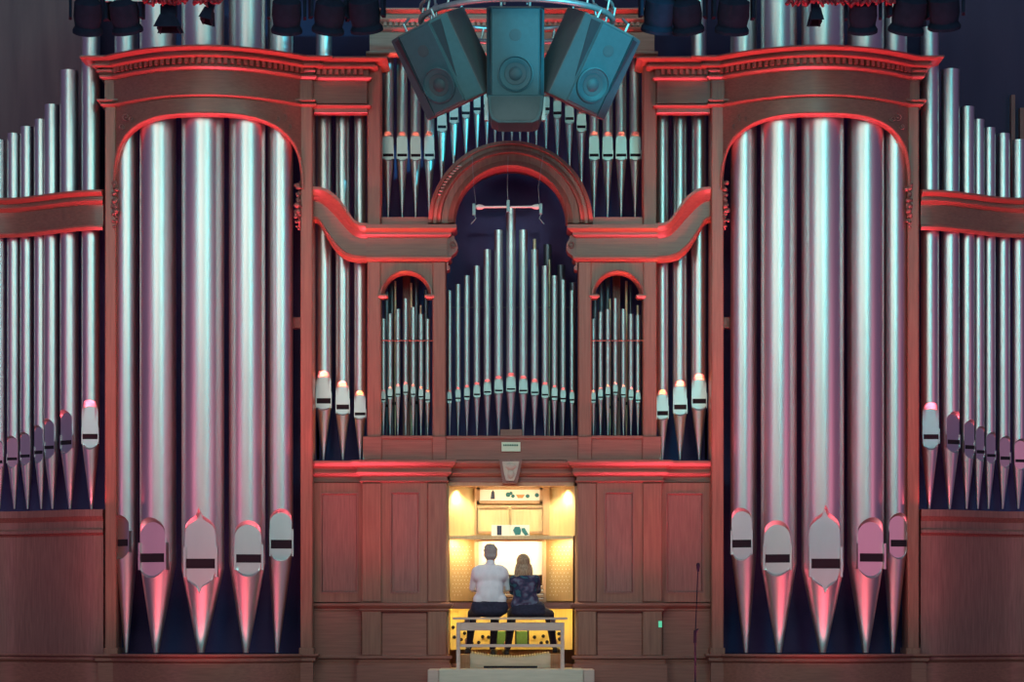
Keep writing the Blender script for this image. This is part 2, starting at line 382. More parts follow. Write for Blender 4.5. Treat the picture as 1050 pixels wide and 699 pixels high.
        o = B(m, 'carved_drop', WOODP, smooth=True)
    # scroll carving in the spandrels
    for cx, sg in ((134, 1), (294, -1)):
        m = MB()
        for (ox, oy, rr) in ((0, 0, 4.5), (6, 3, 3.0), (-5, 9, 3.2)):
            pts = []
            for i in range(18):
                a = i*0.55; r = rr*(1-i/20)
                pts.append((X(cx+sg*(ox+r*math.cos(a))), bowY(cx+sg*(ox))-0.012, Z(121+oy+r*math.sin(a), -0.3)))
            m.tube(pts, .008, 5)
        B(m, 'spandrel_carving', WOODP, smooth=True)
    # cross brace glimpsed beside pipe
    B(MB().pbox(300, 310, 325, 336, 0.05, 0.2), 'brace', WOODP)

# ------------------------------------------------------------------ wing cases
def wingY(px): return -0.14 + 0.58*sst((100-px)/95.0)
def wing_path(x0=-60, x1=106, n=24):
    return [(X(lerp(x0, x1, i/n), wingY(lerp(x0, x1, i/n))), wingY(lerp(x0, x1, i/n))) for i in range(n+1)]
for s in (-1, 1):
    mir = s > 0
    t = thing('organ_wing_case', 'dark wooden wing case at the far %s, serpentine rail above a plain panelled base' % side(s), 'organ case', (s*abs(X(50)), 0, 0))
    B = lambda m, n, mt, **k: m.build(n, mt, t, mirror=mir, **k)
    Y0 = -0.14
    B(MB().sweep(wing_path(), pr([(-.08, 236), (0.02, 236), (.06, 232.5), (.06, 231), (0.0, 230.5), (0, 210), (.03, 208), (.07, 205.5), (.07, 204), (.05, 203.5), (.05, 201.5), (.09, 200), (.15, 196.5), (.15, 194.5), (-.08, 194)], Y0)), 'curved_rail', WOODH, smooth=20)
    B(MB().sweep(wing_path(), pr([(-.6, 699), (0, 699), (0, 549), (.02, 547), (.05, 546), (.05, 543), (.02, 541), (.02, 534), (.05, 531), (.07, 529), (.07, 522), (-.6, 522)], Y0)), 'lower_panel', WOODP, smooth=20)
    B(MB().sweep(wing_path(), [(0.0, 0.0), (0.04, 0), (0.04, Z(679)), (0.07, Z(676)), (0.07, Z(673)), (0.10, Z(672)), (0.10, Z(670)), (0, Z(670))]), 'plinth', WOODH, smooth=20)
    B(MB().box(X(-70), X(112), 1.1, 1.15, 0, Z(205)), 'back_board', NAVYI)

# ------------------------------------------------------------------ lower console case
cc = thing('console_case', 'brown panelled lower case of the organ around the lit console niche', 'organ case', (0, 0, 0))
def ccpath(cl=False):
    p = [(X(320.5), 0.0), (X(371), 0.0), (X(371), -0.15), (X(458), -0.15)]
    return p
def both(fn, name, mat, parent=cc, **k):
    for mir in (False, True): fn().build(name, mat, parent, mirror=mir, **k)
cor = pr([(-.05, 495.5), (.0, 495.5), (.02, 494), (.02, 493), (0, 492.5), (0, 489), (.03, 488), (.06, 485), (.06, 483.5), (.045, 483), (.05, 480), (.09, 478), (.12, 474.5), (.12, 472.3), (-.05, 472)], -0.0)
both(lambda: MB().sweep([(X(320.5), 0.0), (X(371), 0.0), (X(371), -0.15), (X(459), -0.15), (X(459), -0.04)], cor), 'side_cornice', WOODH, smooth=20)
MB().sweep([(X(461), -0.0), (X(589), -0.0)], cor).build('middle_cornice', WOODH, cc, smooth=20)
both(lambda: MB().pbox(320.5, 372, 495, 672, 0.0, 0.5), 'flank_frame_backing', WOODP)
both(lambda: MB().box(X(371, -.14), X(458, -.14), -0.10, 0.0, Z(672), Z(495)), 'frame_backing', WOODP)
def frame(x0, x1, y0, y1, ix0, ix1, iy0, iy1, Yf, d=0.04):
    def f():
        m = MB()
        m.pbox(x0, ix0, y0, y1, Yf, Yf+d); m.pbox(ix1, x1, y0, y1, Yf, Yf+d)
        m.pbox(ix0, ix1, y0, iy0, Yf, Yf+d); m.pbox(ix0, ix1, iy1, y1, Yf, Yf+d)
        return m
    def mold():
        m = MB(); a, b, c, e = X(ix0, Yf), X(ix1, Yf), Z(iy1, Yf), Z(iy0, Yf); w_ = 0.032
        outer = [(a, c), (b, c), (b, e), (a, e)]; inner = [(a+w_, c+w_), (b-w_, c+w_), (b-w_, e-w_), (a+w_, e-w_)]
        mid = [(a+w_*.5, c+w_*.5), (b-w_*.5, c+w_*.5), (b-w_*.5, e-w_*.5), (a+w_*.5, e-w_*.5)]
        vs = [(p[0], Yf-.012, p[1]) for p in outer] + [(p[0], Yf-.012, p[1]) for p in mid] + [(p[0], Yf+.03, p[1]) for p in inner] + [(p[0], Yf+.03, p[1]) for p in outer]
        fs = []
        for r in range(3):
            for i in range(4): fs.append((r*4+i, r*4+(i+1) % 4, r*4+4+(i+1) % 4, r*4+4+i))
        for i in range(4): fs.append((12+i, 12+(i+1) % 4, (i+1) % 4, i))
        return m.add(vs, fs)
    def pan():
        return MB().pbox(ix0+1, ix1-1, iy0+1, iy1-1, Yf+.02, Yf+.035)
    for mir in (False, True):
        fr = f().build('panel_frame', WOOD, cc, mirror=mir)
        mold().build('panel_moulding', WOODP, fr, mirror=mir)
        pan().build('inset_panel', WOODP, fr, mirror=mir)
frame(320.5, 371, 495, 617, 328.5, 367, 505, 608, -0.04)
frame(391, 438, 495, 617, 400, 430.5, 504, 608, -0.14)
def pil(a, b):
    def f():
        m = MB().pbox(a, b, 495, 617, -0.17, -0.1, 0.01)
        m.pbox(a, b, 626, 672, -0.17, -0.1, 0.01)
        return m
    return f
both(pil(371, 391), 'pilaster', WOOD); both(pil(438.5, 458), 'pilaster', WOOD)
pth = [(X(320.5), 0.0), (X(371), 0.0), (X(371), -0.17), (X(459), -0.17), (X(459), 0.0)]
both(lambda: MB().sweep(pth, pr([(-.03, 627), (0, 627), (.02, 625.5), (.02, 624), (.05, 622.5), (.07, 620.5), (.07, 618.5), (-.03, 617)], -.0)), 'chair_rail', WOODH, smooth=20)
both(lambda: MB().pbox(320.5, 371, 626, 673, -0.03, 0.0, .01).pbox(391, 438, 626, 673, -0.13, -0.09, .01), 'dado_panel', WOODH)
both(lambda: MB().sweep(pth, [(-.1, 0), (.05, 0), (.05, Z(681)), (.02, Z(679)), (.03, Z(676)), (.06, Z(674.5)), (.06, Z(672)), (-.1, Z(671))]), 'plinth', WOODH, smooth=20)
# keystone over the niche
k = MB()
kp = [(512, 471.5), (535.5, 471.5), (532.5, 487), (530, 496), (516, 496), (514, 487)]
k.prism([(X(a), Z(b)) for a, b in kp], -0.16, 0.0)
k2 = MB()
k2.prism([(X(a), Z(b)) for a, b in ((515, 474), (532.5, 474), (529.5, 487), (527, 493.5), (519, 493.5), (517, 487))], -0.19, -0.16)
k2.ball((X(523.7), -0.185, Z(479)), (.07, .03, .05)); k2.ball((X(523.7), -0.185, Z(487)), (.05, .03, .06))
ko = k.build('keystone', WOODP, cc, smooth=20); k2.build('carved_face', KEYSTONE, ko, smooth=30)
# lining of the niche opening
MB().pbox(458, 588.5, 494.5, 498, -0.02, 0.6).build('niche_head', OAKD, cc)
both(lambda: MB().pbox(457.8, 460.2, 498, 690, -0.04, 0.9), 'niche_cheek', OAKD)
MB().box(X(455), X(592), 0.85, 0.9, 0, Z(470)).build('niche_back', OAKD, cc)

# ------------------------------------------------------------------ upper centre case
uc = thing('organ_center_case', 'brown upper centre case with a great arch between two small arched windows', 'organ case', (0, 0, Z(471)))
UB = lambda m, n, mt, **k_: m.build(n, mt, uc, **k_)
def ub2(fn, name, mat, **k_):
    for mir in (False, True): fn().build(name, mat, uc, mirror=mir, **k_)
ub2(lambda: MB().pbox(376.5, 390.5, 52, 470, -0.06, 0.3, 0.012), 'post', WOOD)
ub2(lambda: MB().pbox(443.5, 457, 268, 448, -0.06, 0.3, 0.012), 'pier', WOOD)
def pl():
    m = MB().pbox(391, 443, 449, 471.5, -0.06, 0.25).pbox(372, 391.5, 447, 471.5, -0.09, 0.25, .01).pbox(443, 457.5, 447, 471.5, -0.09, 0.25, .01)
    m.pbox(389, 445, 446.3, 450, -0.08, 0.3, .008)
    return m
ub2(pl, 'plinth_block', WOODH)
UB(MB().pbox(457.5, 592.5, 449, 471.5, -0.06, 0.35).pbox(457.5, 592.5, 446.5, 450, -0.08, 0.35, .008).pbox(513, 535.5, 440, 447, 0.12, .3), 'middle_plinth', WOODH)
# entablature
ent = pr([(-.05, 268.5), (0.0, 268.5), (.04, 266), (.05, 264.5), (.05, 263), (0, 262.5), (0, 244), (.03, 242.5), (.05, 240.5), (.05, 238.5), (.08, 236.8), (.12, 234), (.12, 230), (-.05, 230)], -.06)
ub2(lambda: MB().sweep([(X(376), -0.075), (X(459), -0.075), (X(459), 0.3)], ent).pbox(377, 458, 230.5, 268, -0.065, 0.28), 'entablature', WOODH, smooth=20)
def scroll():
    pts = [(458, 242), (465.5, 242), (466.5, 246), (469, 250), (469.5, 255), (467.5, 259.5), (463, 263), (460.5, 267), (459.5, 272), (461.5, 274), (461, 277), (458, 278)]
    m = MB().prism([(X(a), Z(b)) for a, b in pts], -0.05, 0.2)
    sp = [(X(464.2+3.4*(1-i/22)*math.cos(i*.6)), -.06, Z(251.5+4.2*(1-i/22)*math.sin(i*.6))) for i in range(20)]
    return m.tube(sp, .009, 5)
ub2(scroll, 'scroll_bracket', WOODP, smooth=30)
# small window arches
def warch():
    m = MB(); n = 24; cx = 416.7; cy = 304; R = 24.5
    for i in range(n):
        a0 = PI*i/n; a1 = PI*(i+1)/n
        q = [(cx-R*math.cos(a0), cy-R*math.sin(a0)), (cx-R*math.cos(a1), cy-R*math.sin(a1))]
        m.prism([(X(q[0][0]), Z(q[0][1])), (X(q[1][0]), Z(q[1][1])), (X(q[1][0]), Z(266)), (X(q[0][0]), Z(266))], -0.04, 0.1)
    m.pbox(390, 392.3, 266, 304, -.04, .1).pbox(441.1, 444, 266, 304, -.04, .1)
    return m
ub2(warch, 'window_spandrel', WOOD)
def wtrim():
    n = 28; cx = 416.7; cy = 304; vs = []; fs = []
    sec = ((27, -.045), (27, -.075), (25.5, -.08), (22.8, -.03), (22.8, .1), (24, .1))
    k_ = len(sec)
    for i in range(n+1):
        a = PI*i/n
        for r, y in sec: vs.append((X(cx-r*math.cos(a)), y, Z(cy-r*math.sin(a))))
    for i in range(n):
        for j in range(k_): fs.append((i*k_+j, i*k_+(j+1) % k_, (i+1)*k_+(j+1) % k_, (i+1)*k_+j))
    m = MB().add(vs, fs)
    for a, b in ((389.5, 396), (437.5, 444)):
        m.sweep([(X(a), .1), (X(a), -.06), (X(b), -.06), (X(b), .1)], pr([(0, 306.5), (.0, 306), (.025, 303.5), (.025, 302), (0, 301.8)], -.06))
        m.box(X(a), X(b), -.06, .1, Z(306.3), Z(302))
    return m
ub2(wtrim, 'window_archivolt', WOODH, smooth=25)
# big arch
n = 64; cx, cy = 523.5, 230.0; vs = []; fs = []
sec = ((84, .12), (84, -.12), (80.5, -.14), (79, -.10), (76, -.10), (73.5, -.14), (71.5, -.15), (70.5, -.11), (64, -.10), (61, -.13), (58.5, -.15), (56.5, -.10), (56.5, .12))
k_ = len(sec)
for i in range(n+1):
    a = PI*i/n
    for r, y in sec: vs.append((X(cx-r*math.cos(a)), y, Z(cy-r*math.sin(a))))
for i in range(n):
    for j in range(k_): fs.append((i*k_+j, i*k_+(j+1) % k_, (i+1)*k_+(j+1) % k_, (i+1)*k_+j))
fs += [tuple(range(k_)), tuple(n*k_+j for j in range(k_))]
UB(MB().add(vs, fs), 'great_arch', WOOD, smooth=20)
# pale carved enrichment on the haunches of the arch
def enr():
    m = MB()
    for i in range(11):
        a = math.radians(22 + i*2.6); r = 78
        m.ball((X(cx-r*math.cos(a)), -.12, Z(cy-r*math.sin(a))), (.03, .02, .012), nu=8, nv=6)
    return m
UB(enr(), 'arch_carving', KEYSTONE, smooth=True)
ub2(lambda: MB().pbox(391, 450, 222.5, 231, 0.02, 0.6), 'pipe_shelf', WOODH)
vs = []; fs = []; n = 40
for i in range(n+1):
    a = PI*i/n
    for r, y in ((77, .16), (77, .62), (62, .62), (62, .16)): vs.append((X(cx-r*math.cos(a)), y, Z(cy-r*math.sin(a))))
for i in range(n):
    for j in range(4): fs.append((i*4+j, i*4+(j+1) % 4, i*4+4+(j+1) % 4, i*4+4+j))
fs += [(0, 1, 2, 3), (n*4, n*4+1, n*4+2, n*4+3)]
UB(MB().add(vs, fs), 'arch_shelf', WOOD)
UB(MB().pbox(379, 671, 32, 54, -0.08, 0.2).sweep([(X(376), -.08), (X(674), -.08)], pr([(-.02, 58.5), (0, 58.5), (.04, 56), (.06, 54.5), (.06, 53), (-.02, 52.5)], -.08)), 'upper_frieze', WOODH)
UB(MB().sweep([(X(392), .3), (X(392), -.1), (X(659), -.1), (X(659), .3)], pr([(-.05, 32.5), (0, 32.5), (.05, 30), (.06, 28), (.02, 27.5), (.02, 23.5), (.06, 22.5), (.10, 19.5), (.10, 18), (.07, 17.6), (.07, 14.5), (.14, 13), (.22, 9.5), (.22, 8), (-.05, 8)], -.1)), 'top_cornice', WOODH, smooth=20)
m = MB(); x_ = X(394)
while x_ < X(656): m.box(x_, x_+.04, -.16, -.12, Z(27.2, -.1), Z(23.7, -.1)); x_ += .07
UB(m, 'dentil_band', WOODH)
UB(MB().box(X(374), X(676), 1.15, 1.2, Z(470), Z(25)), 'back_board', NAVYI)
# side walls closing the flank bays, ogee rails
def ogee():
    top = [(319.5, 194), (328, 194.3), (336, 196.2), (343, 200.5), (349, 206.3), (354, 213), (359, 220.5), (364, 227), (370, 230.5), (378, 231)]
    bot = [(319.5, 227), (327, 229.5), (333, 240), (339, 250), (345, 258), (351, 263.5), (357, 266.6), (364, 268.2), (371, 268.5), (378, 268.5)]
    def samp(L, t):
        f = t*(len(L)-1); i = min(int(f), len(L)-2); f -= i
        g = lambda j: L[max(0, min(len(L)-1, j))]
        p0, p1, p2, p3 = g(i-1), g(i), g(i+1), g(i+2)
        return tuple(0.5*((2*p1[c]) + (-p0[c]+p2[c])*f + (2*p0[c]-5*p1[c]+4*p2[c]-p3[c])*f*f + (-p0[c]+3*p1[c]-3*p2[c]+p3[c])*f**3) for c in (0, 1))
    sec = [(0, .12), (0, .0), (.06, -.06), (.13, -.07), (.15, -.02), (.62, -.02), (.68, -.05), (.74, -.07), (.78, -.08), (.86, -.13), (.93, -.15), (1, -.15), (1, .12)]
    n = 30; k_ = len(sec); vs = []; fs = []
    for i in range(n+1):
        a = samp(bot, i/n); b = samp(top, i/n)
        for f, y in sec: vs.append((X(lerp(a[0], b[0], f)), y-.03, Z(lerp(a[1], b[1], f))))
    for i in range(n):
        for j in range(k_): fs.append((i*k_+j, i*k_+(j+1) % k_, (i+1)*k_+(j+1) % k_, (i+1)*k_+j))
    fs += [tuple(range(k_)), tuple(n*k_+j for j in range(k_))]
    return MB().add(vs, fs)
ub2(ogee, 'ogee_rail', WOODH, smooth=25)
ub2(lambda: MB().box(X(321), X(376), .95, 1.0, Z(500), Z(75)), 'flank_back', NAVYI)
ub2(lambda: MB().box(X(321), X(376), .0, .5, Z(475), Z(471.3)), 'flank_shelf', NAVY)
# rods that hold the small pipes
ub2(lambda: MB().tube([(X(389), .0, Z(349)), (X(445), .0, Z(349))], .008, 6), 'support_rod', WOODP)
UB(MB().tube([(X(456), .28, Z(312)), (X(594), .28, Z(312))], .006, 6), 'support_rod', TINI)

# label plate
t = thing('name_plate', 'small pale green printed plate on the plinth under the middle pipes', 'sign', (X(523.8), -0.09, Z(458)))
MB().pbox(514.3, 533.6, 453.2, 462.6, -0.085, -0.06).build('plate', base_mat('plate_cream', (0.62, 0.78, 0.58), 0.5), t)
m = MB()
for i in range(9): m.pbox(516+i*1.75, 517.2+i*1.75, 455.4, 457.2, -0.089, -0.084)
m.build('lettering', base_mat('plate_ink', (0.03, 0.16, 0.10), 0.6), t)

# ------------------------------------------------------------------ organ pipes
def make_pipe(cx, Yc, Rp, tip, slot0, slot1, cap, lip, top, wr, style, rot, label, group, mat=None, tipx=None, simple=False):
    """pixel measures: cx centre, Rp radius, tip/slot0(top)/slot1(bottom)/cap/lip/top rows"""
    mat = mat or TIN
    R = Rp/80.0*(D+Yc)/D; zt = Z(tip, Yc); z0 = Z(slot1, Yc); z1 = Z(slot0, Yc); zc = Z(cap, Yc); zl = Z(lip, Yc); zT = Z(top, Yc)
    root = thing('organ_pipe', label, 'organ pipe', (X(cx, Yc), Yc, zt), group)
    tx = 0.0 if tipx is None else X(tipx, Yc) - X(cx, Yc)
    wd = wr*R; thw = math.asin(wr)
    nf = 16 if Rp > 6 else 8
    front = [math.asin(wr*math.sin(PI/2*(-1+2*i/nf))) for i in range(nf+1)]
    e = 0.05
    back_n = 16 if Rp > 6 else 8
    ths = front + [thw+e] + [lerp(thw+e, 2*PI-thw-e, (i+1)/(back_n)) for i in range(back_n)]
    nc = len(ths)
    ca, sa = math.cos(rot), math.sin(rot)
    yf = {'arch': math.cos(thw)*.97, 'shield': math.cos(thw)*.97, 'plate': 0.50}[style]*R
    capH = {'arch': wd, 'shield': (zc-z1)*0.45, 'plate': wd*0.75}[style]
    bev = {'arch': wd*0.32, 'shield': wd*0.24, 'plate': wd*0.68}[style]
    lipH = z0-zl
    def zedge(x):
        u = min(1, abs(x)/wd)
        if style == 'shield': return zc-capH + capH*(0.60*math.sqrt(max(0, 1-u*u)) + 0.40*math.exp(-u*8.0))
        return zc-capH + capH*math.sqrt(max(0, 1-u*u))
    def zedge_low(x):
        u = min(1, abs(x)/wd)
        if style == 'shield': return zl+lipH*0.78*(1 - (.62*math.sqrt(max(0, 1-u*u)) + .38*math.exp(-u*8.0)))
        return zl+min(wd, lipH*.75)*(1 - math.sqrt(max(0, 1-u*u)))
    def ring(z_of, flat, name, parent_, skip_first, dxf, Rf, nrow):
        vs = []; fs = []
        for k in range(nrow):
            for j, th in enumerate(ths):
                thn = th if th <= PI else th-2*PI
                inm = abs(thn) <= thw+1e-6
                xm = R*math.sin(thn) if inm else math.copysign(wd, math.sin(thn) or 1)
                if not inm and abs(thn) > 1.6: xm = wd
                z, f = z_of(k, xm)
                Rz = Rf(z); x = Rz*math.sin(thn); y = Rz*math.cos(thn)
                if inm: y = lerp(y, min(yf, 9), f) if flat else y
                px, py_ = x, -y
                vs.append((px*ca - py_*sa + dxf(z), px*sa + py_*ca, z-zt))
        for k in range(nrow-1):
            for j in range(nc):
                if skip_first and k == 0 and j < nf: continue
                j2 = (j+1) % nc; fs.append((k*nc+j, k*nc+j2, (k+1)*nc+j2, (k+1)*nc+j))
        return vs, fs
    def link(name, vs, fs):
        me = bpy.data.meshes.new(name); me.from_pydata(vs, [], fs); me.materials.append(mat)
        for p in me.polygons: p.use_smooth = True
        me.set_sharp_from_angle(angle=math.radians(24))
        o = bpy.data.objects.new(name, me); COL.objects.link(o); o.parent = root
        return o
    # body: slot bottom, slot top, then up to the edge of the mouth, over the bevel, and on to the top
    def zu(k, x):
        ze = zedge(x)
        return [(z0, 1), (z1, 1), (lerp(z1, ze-bev, .5), 1), (ze-bev, 1), (ze-bev*.66, .67), (ze-bev*.33, .34), (ze, 0), (max(ze, zc)+.015, 0), (zT, 0)][k]
    vs, fs = ring(zu, True, 'pipe_body', root, True, lambda z: 0, lambda z: R, 9)
    link('pipe_body', vs, fs)
    rt = max(0.16*R, 0.006)
    Rf = lambda z: lerp(rt, R, max(0, min(1, (z-zt)/(z0-zt))))
    dxf = lambda z: tx*(1-max(0, min(1, (z-zt)/(z0-zt))))
    def zlw(k, x):
        ze = zedge_low(x); b2 = bev*.35 if style == 'plate' else bev*.5
        return [(zt, 0), (lerp(zt, zl-.01, .5), 0), (zl-.01, 0), (ze, 0), (ze+b2, 1), (lerp(ze+b2, z0, .5), 1), (z0, 1)][k]
    vs, fs = ring(zlw, True, 'pipe_foot', root, False, dxf, Rf, 7)
    fs.append(tuple(reversed(range(nc))))
    link('pipe_foot', vs, fs)
    # near-black block in the mouth, painting in the shade of the hollow pipe
    M = Matrix.Rotation(rot, 4, 'Z')
    mb = MB().box(-wd*1.0, wd*1.0, -yf*0.97, -yf*0.5, z0-zt-(z1-z0)*.02, z1-zt+(z1-z0)*.02, M)
    me_o = mb.build('mouth_shade', DARK); me_o.parent = root
    # ears
    if not simple:
        for sg in (-1, 1):
            eh = (z1-z0)*1.6; ex = wd*(1.03 if style != 'plate' else 1.0)
            mb = MB().box(sg*ex-0.02*R, sg*ex+0.09*R, -yf*1.18 - 0.03*R, -yf*0.55, z0-zt-eh*.55, z1-zt+eh*.75, M)
            eo = mb.build('ear', mat); eo.parent = root
    return root
ORD = ['first', 'second', 'third', 'fourth', 'fifth', 'sixth', 'seventh', 'eighth', 'ninth', 'tenth', 'eleventh', 'twelfth', 'thirteenth']
def mirr(x, s): return x if s < 0 else 1050-x

# tower pipes
desc = ['slim pipe with a small oval mouth beside the outer post', 'wide pipe with an oval mouth, just outside the widest one', 'widest pipe with a pointed shield mouth, standing in the middle',
        'wide pipe with an oval mouth, just inside the widest one', 'slim pipe with a high-set oval mouth beside the inner post']
towers = {-1: [(129.5, 12.0, 129.5, 553, 560, 528, 573.5, .80, 'arch', -32), (162, 18.6, 160, 567.5, 576.5, 531, 593, .78, 'arch', -20), (208, 21.8, 206, 573, 583, 521, 609, .72, 'shield', -3),
               (253.5, 18.6, 252, 568.5, 577, 534, 591.5, .72, 'arch', 10), (287.5, 13.0, 284, 553.5, 562.5, 522, 575.5, .86, 'arch', 10)],
          1: [(762.5, 13.5, 765, 553.5, 561.5, 521, 575, .78, 'arch', -20), (798.5, 18.4, 798.8, 568.5, 577, 534, 591, .72, 'arch', -14), (843.5, 21.6, 843.5, 573, 583, 518, 609, .72, 'shield', 1),
              (887.5, 18.6, 887.5, 567.5, 576, 531, 593, .76, 'arch', 16), (917.5, 12.5, 915.5, 553.5, 560.5, 526, 573.5, .78, 'arch', 16)]}
for s in (-1, 1):
    for i, (cx, R, tx, s0, s1, cp, lp, wr, st, rt) in enumerate(towers[s]):
        lx = mirr(cx, s); Yp = bowY(lx) + 0.12 + R/80.0
        di = i if s < 0 else 4-i
        make_pipe(cx, Yp, R, 669, s0, s1, cp, lp, -6, wr, st, math.radians(rt), 'silver %s of the %s tower' % (desc[di], side(s)), 'pipes of the %s tower' % side(s), tipx=tx)
# wing pipes: cx, R, tip, slot top/bottom, cap, lip, top, rot
wings = {-1: [(93, 9.2, 445, 450.5, 411, 461.5, 22, 0), (71, 9.3, 451.5, 456, 420.5, 466, 73, -36), (53, 7.8, 457, 460.5, 429.5, 471, 108, -34), (41.5, 6.4, 462, 465.5, 436, 475, 123, -30), (27.5, 6.8, 466, 469, 443, 477.5, 130.5, -24),
              (14, 6.8, 469, 472, 447, 480, 137.5, -18), (-1.5, 6.8, 472, 475, 450, 483, 144, -14)],
         1: [(953.5, 9.2, 445.5, 450.5, 413.5, 462, 29, 0), (974.5, 9.3, 451, 455.5, 422, 465, 72, 30), (992, 7.2, 456.5, 460.5, 430.5, 470.5, 110, 28), (1003.5, 5.8, 461.5, 465, 437, 473, 123, 26), (1014.5, 6.2, 465.5, 468.5, 443, 476, 131.5, 24),
             (1029, 6.6, 468, 471.5, 447, 480, 137.5, 18), (1045, 6.9, 471, 474, 450, 482, 144, 12)]}
wdesc = ['tallest pipe standing next to the tower post', 'second tallest pipe, one away from the tower post', 'third pipe outward from the tower post', 'fourth pipe outward from the tower post', 'fifth pipe outward from the tower post', 'sixth pipe outward from the tower post', 'outermost pipe at the picture edge']
for s in (-1, 1):
    for i, (cx, R, s0, s1, cp, lp, tp, rt) in enumerate(wings[s]):
        lx = mirr(cx, s); Yp = wingY(lx) + 0.10 + R/80
        tipx = cx + (0.8 if s < 0 else -0.8)
        make_pipe(cx, Yp, R, 521.5, s0, s1, cp, lp, tp, .90, 'plate' if i == 0 else 'arch', math.radians(rt), 'silver %s of the %s wing' % (wdesc[i], side(s)), 'pipes of the %s wing' % side(s), tipx=tipx)
# flank bays, three each
fl = {-1: [(332, 8.2, 408.5, 414, 381, 421.5, -6, 331.5), (351.5, 7.4, 415, 420, 391.5, 426.5, 95, 351.5), (369.3, 6.2, 423, 426, 401, 430.5, 90, 369.5)],
      1: [(679, 6.3, 421.5, 426, 400, 431, 90, 679), (697, 7.3, 415, 420, 391, 427, 95, 697.3), (716.5, 7.9, 409, 414, 384, 421.5, -6, 717)]}
fdesc = ['longest pipe with the lowest foot cone, next to the tower post', 'middle pipe', 'narrowest and lowest-mouthed pipe, next to the window post']
for s in (-1, 1):
    for i, (cx, R, s0, s1, cp, lp, tp, tx) in enumerate(fl[s]):
        di = i if s < 0 else 2-i
        make_pipe(cx, 0.22+R/80, R, 471.5, s0, s1, cp, lp, tp, .93, 'plate', math.radians(0), 'silver %s in the three-pipe bay %s of the console' % (['longest pipe next to the tower post', 'middle pipe', 'narrowest pipe next to the window post'][di], side(s)), 'pipes in the %s three-pipe bay' % side(s), tipx=tx)
# small windows
smalls = {-1: (([393, 400, 408, 416, 423.7, 431.7, 438.6]), [399.5, 396.5, 394, 392, 394, 396.5, 399.8], [327, 321.7, 317, 306, 315, 322, 327]),
          1: (([608.3, 615.7, 623.3, 631, 639.2, 647, 654.2]), [400, 397, 394.5, 392, 394.5, 397, 400], [327, 320, 317, 306, 317, 322, 323])}
wlab = ['outermost on the %s', 'second from the %s edge', 'third from the %s edge', 'tallest, in the middle', 'third from the %s edge', 'second from the %s edge', 'outermost on the %s']
for s in (-1, 1):
    xs, caps, tops = smalls[s]
    for i in range(7):
        e = 'left' if i < 3 else 'right'; w_ = wlab[i] % e if '%s' in wlab[i] else wlab[i]
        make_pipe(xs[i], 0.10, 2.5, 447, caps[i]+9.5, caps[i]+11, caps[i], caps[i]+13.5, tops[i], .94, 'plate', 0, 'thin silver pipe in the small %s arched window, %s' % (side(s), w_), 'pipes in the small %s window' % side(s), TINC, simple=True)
# centre
cxs = [461, 469.7, 478.8, 489, 499.7, 511.3, 523.9, 536.5, 548.2, 558.9, 568.6, 577.4, 586.5]
ccap = [400, 397, 395, 392, 389, 385.5, 382.5, 385.5, 389, 392, 395, 397.5, 400]
csl = [409, 407.5, 405.8, 403.5, 401, 399.6, 398, 399.6, 401.4, 403.8, 406, 407.8, 409]
ctop = [298, 291.5, 282.7, 272.7, 256, 236, 212, 236, 256, 272.7, 282.7, 287, 298]
cR = [1.9, 2.3, 2.6, 3.0, 3.4, 4.0, 4.5, 4.0, 3.5, 3.1, 2.7, 2.4, 2.0]
for i in range(13):
    d_ = abs(6-i)
    lab = 'tallest silver pipe in the middle of the tall centre arch, below the white bar' if d_ == 0 else 'silver pipe under the great centre arch, %s %s of the tallest one' % (ORD[d_-1], 'left' if i < 6 else 'right')
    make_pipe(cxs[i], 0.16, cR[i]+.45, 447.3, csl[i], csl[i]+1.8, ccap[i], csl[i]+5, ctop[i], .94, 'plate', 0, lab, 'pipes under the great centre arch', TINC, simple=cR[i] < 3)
# upper row behind the great arch
off = [0, 8.4, 16.5, 25, 35, 46.5, 58.8, 71, 84, 98, 111.8, 126.3]
sl = [104, 104.5, 105.5, 107.5, 110.5, 114.8, 120.5, 129, 158, 158.2, 158, 158]
rr = [3.0, 3.0, 3.1, 3.3, 3.7, 4.2, 4.6, 4.9, 5.3, 5.5, 5.7, 6.0]
for s in (-1, 1):
    for i in range(12):
        if i == 0 and s > 0: continue
        cx = 525 + s*off[i] - (0.8 if s < 0 and i else 0)
        h = 22 if i >= 8 else 11+i*.6
        lab = 'silver pipe above the great arch, exactly in the middle behind the centre loudspeaker' if i == 0 else 'silver pipe of the upper row, %s out from the middle on the %s' % (ORD[i-1] if i < 12 else 'twelfth', side(s))
        tipy = 222.5 if off[i] > 73 else 230 - math.sqrt(77**2-off[i]**2)
        make_pipe(cx, 0.38, rr[i], tipy, sl[i], sl[i]+3.0, sl[i]-h, sl[i]+8, 20, .94, 'plate', 0, lab, 'upper row of pipes above the great arch', TINC, simple=i < 6)
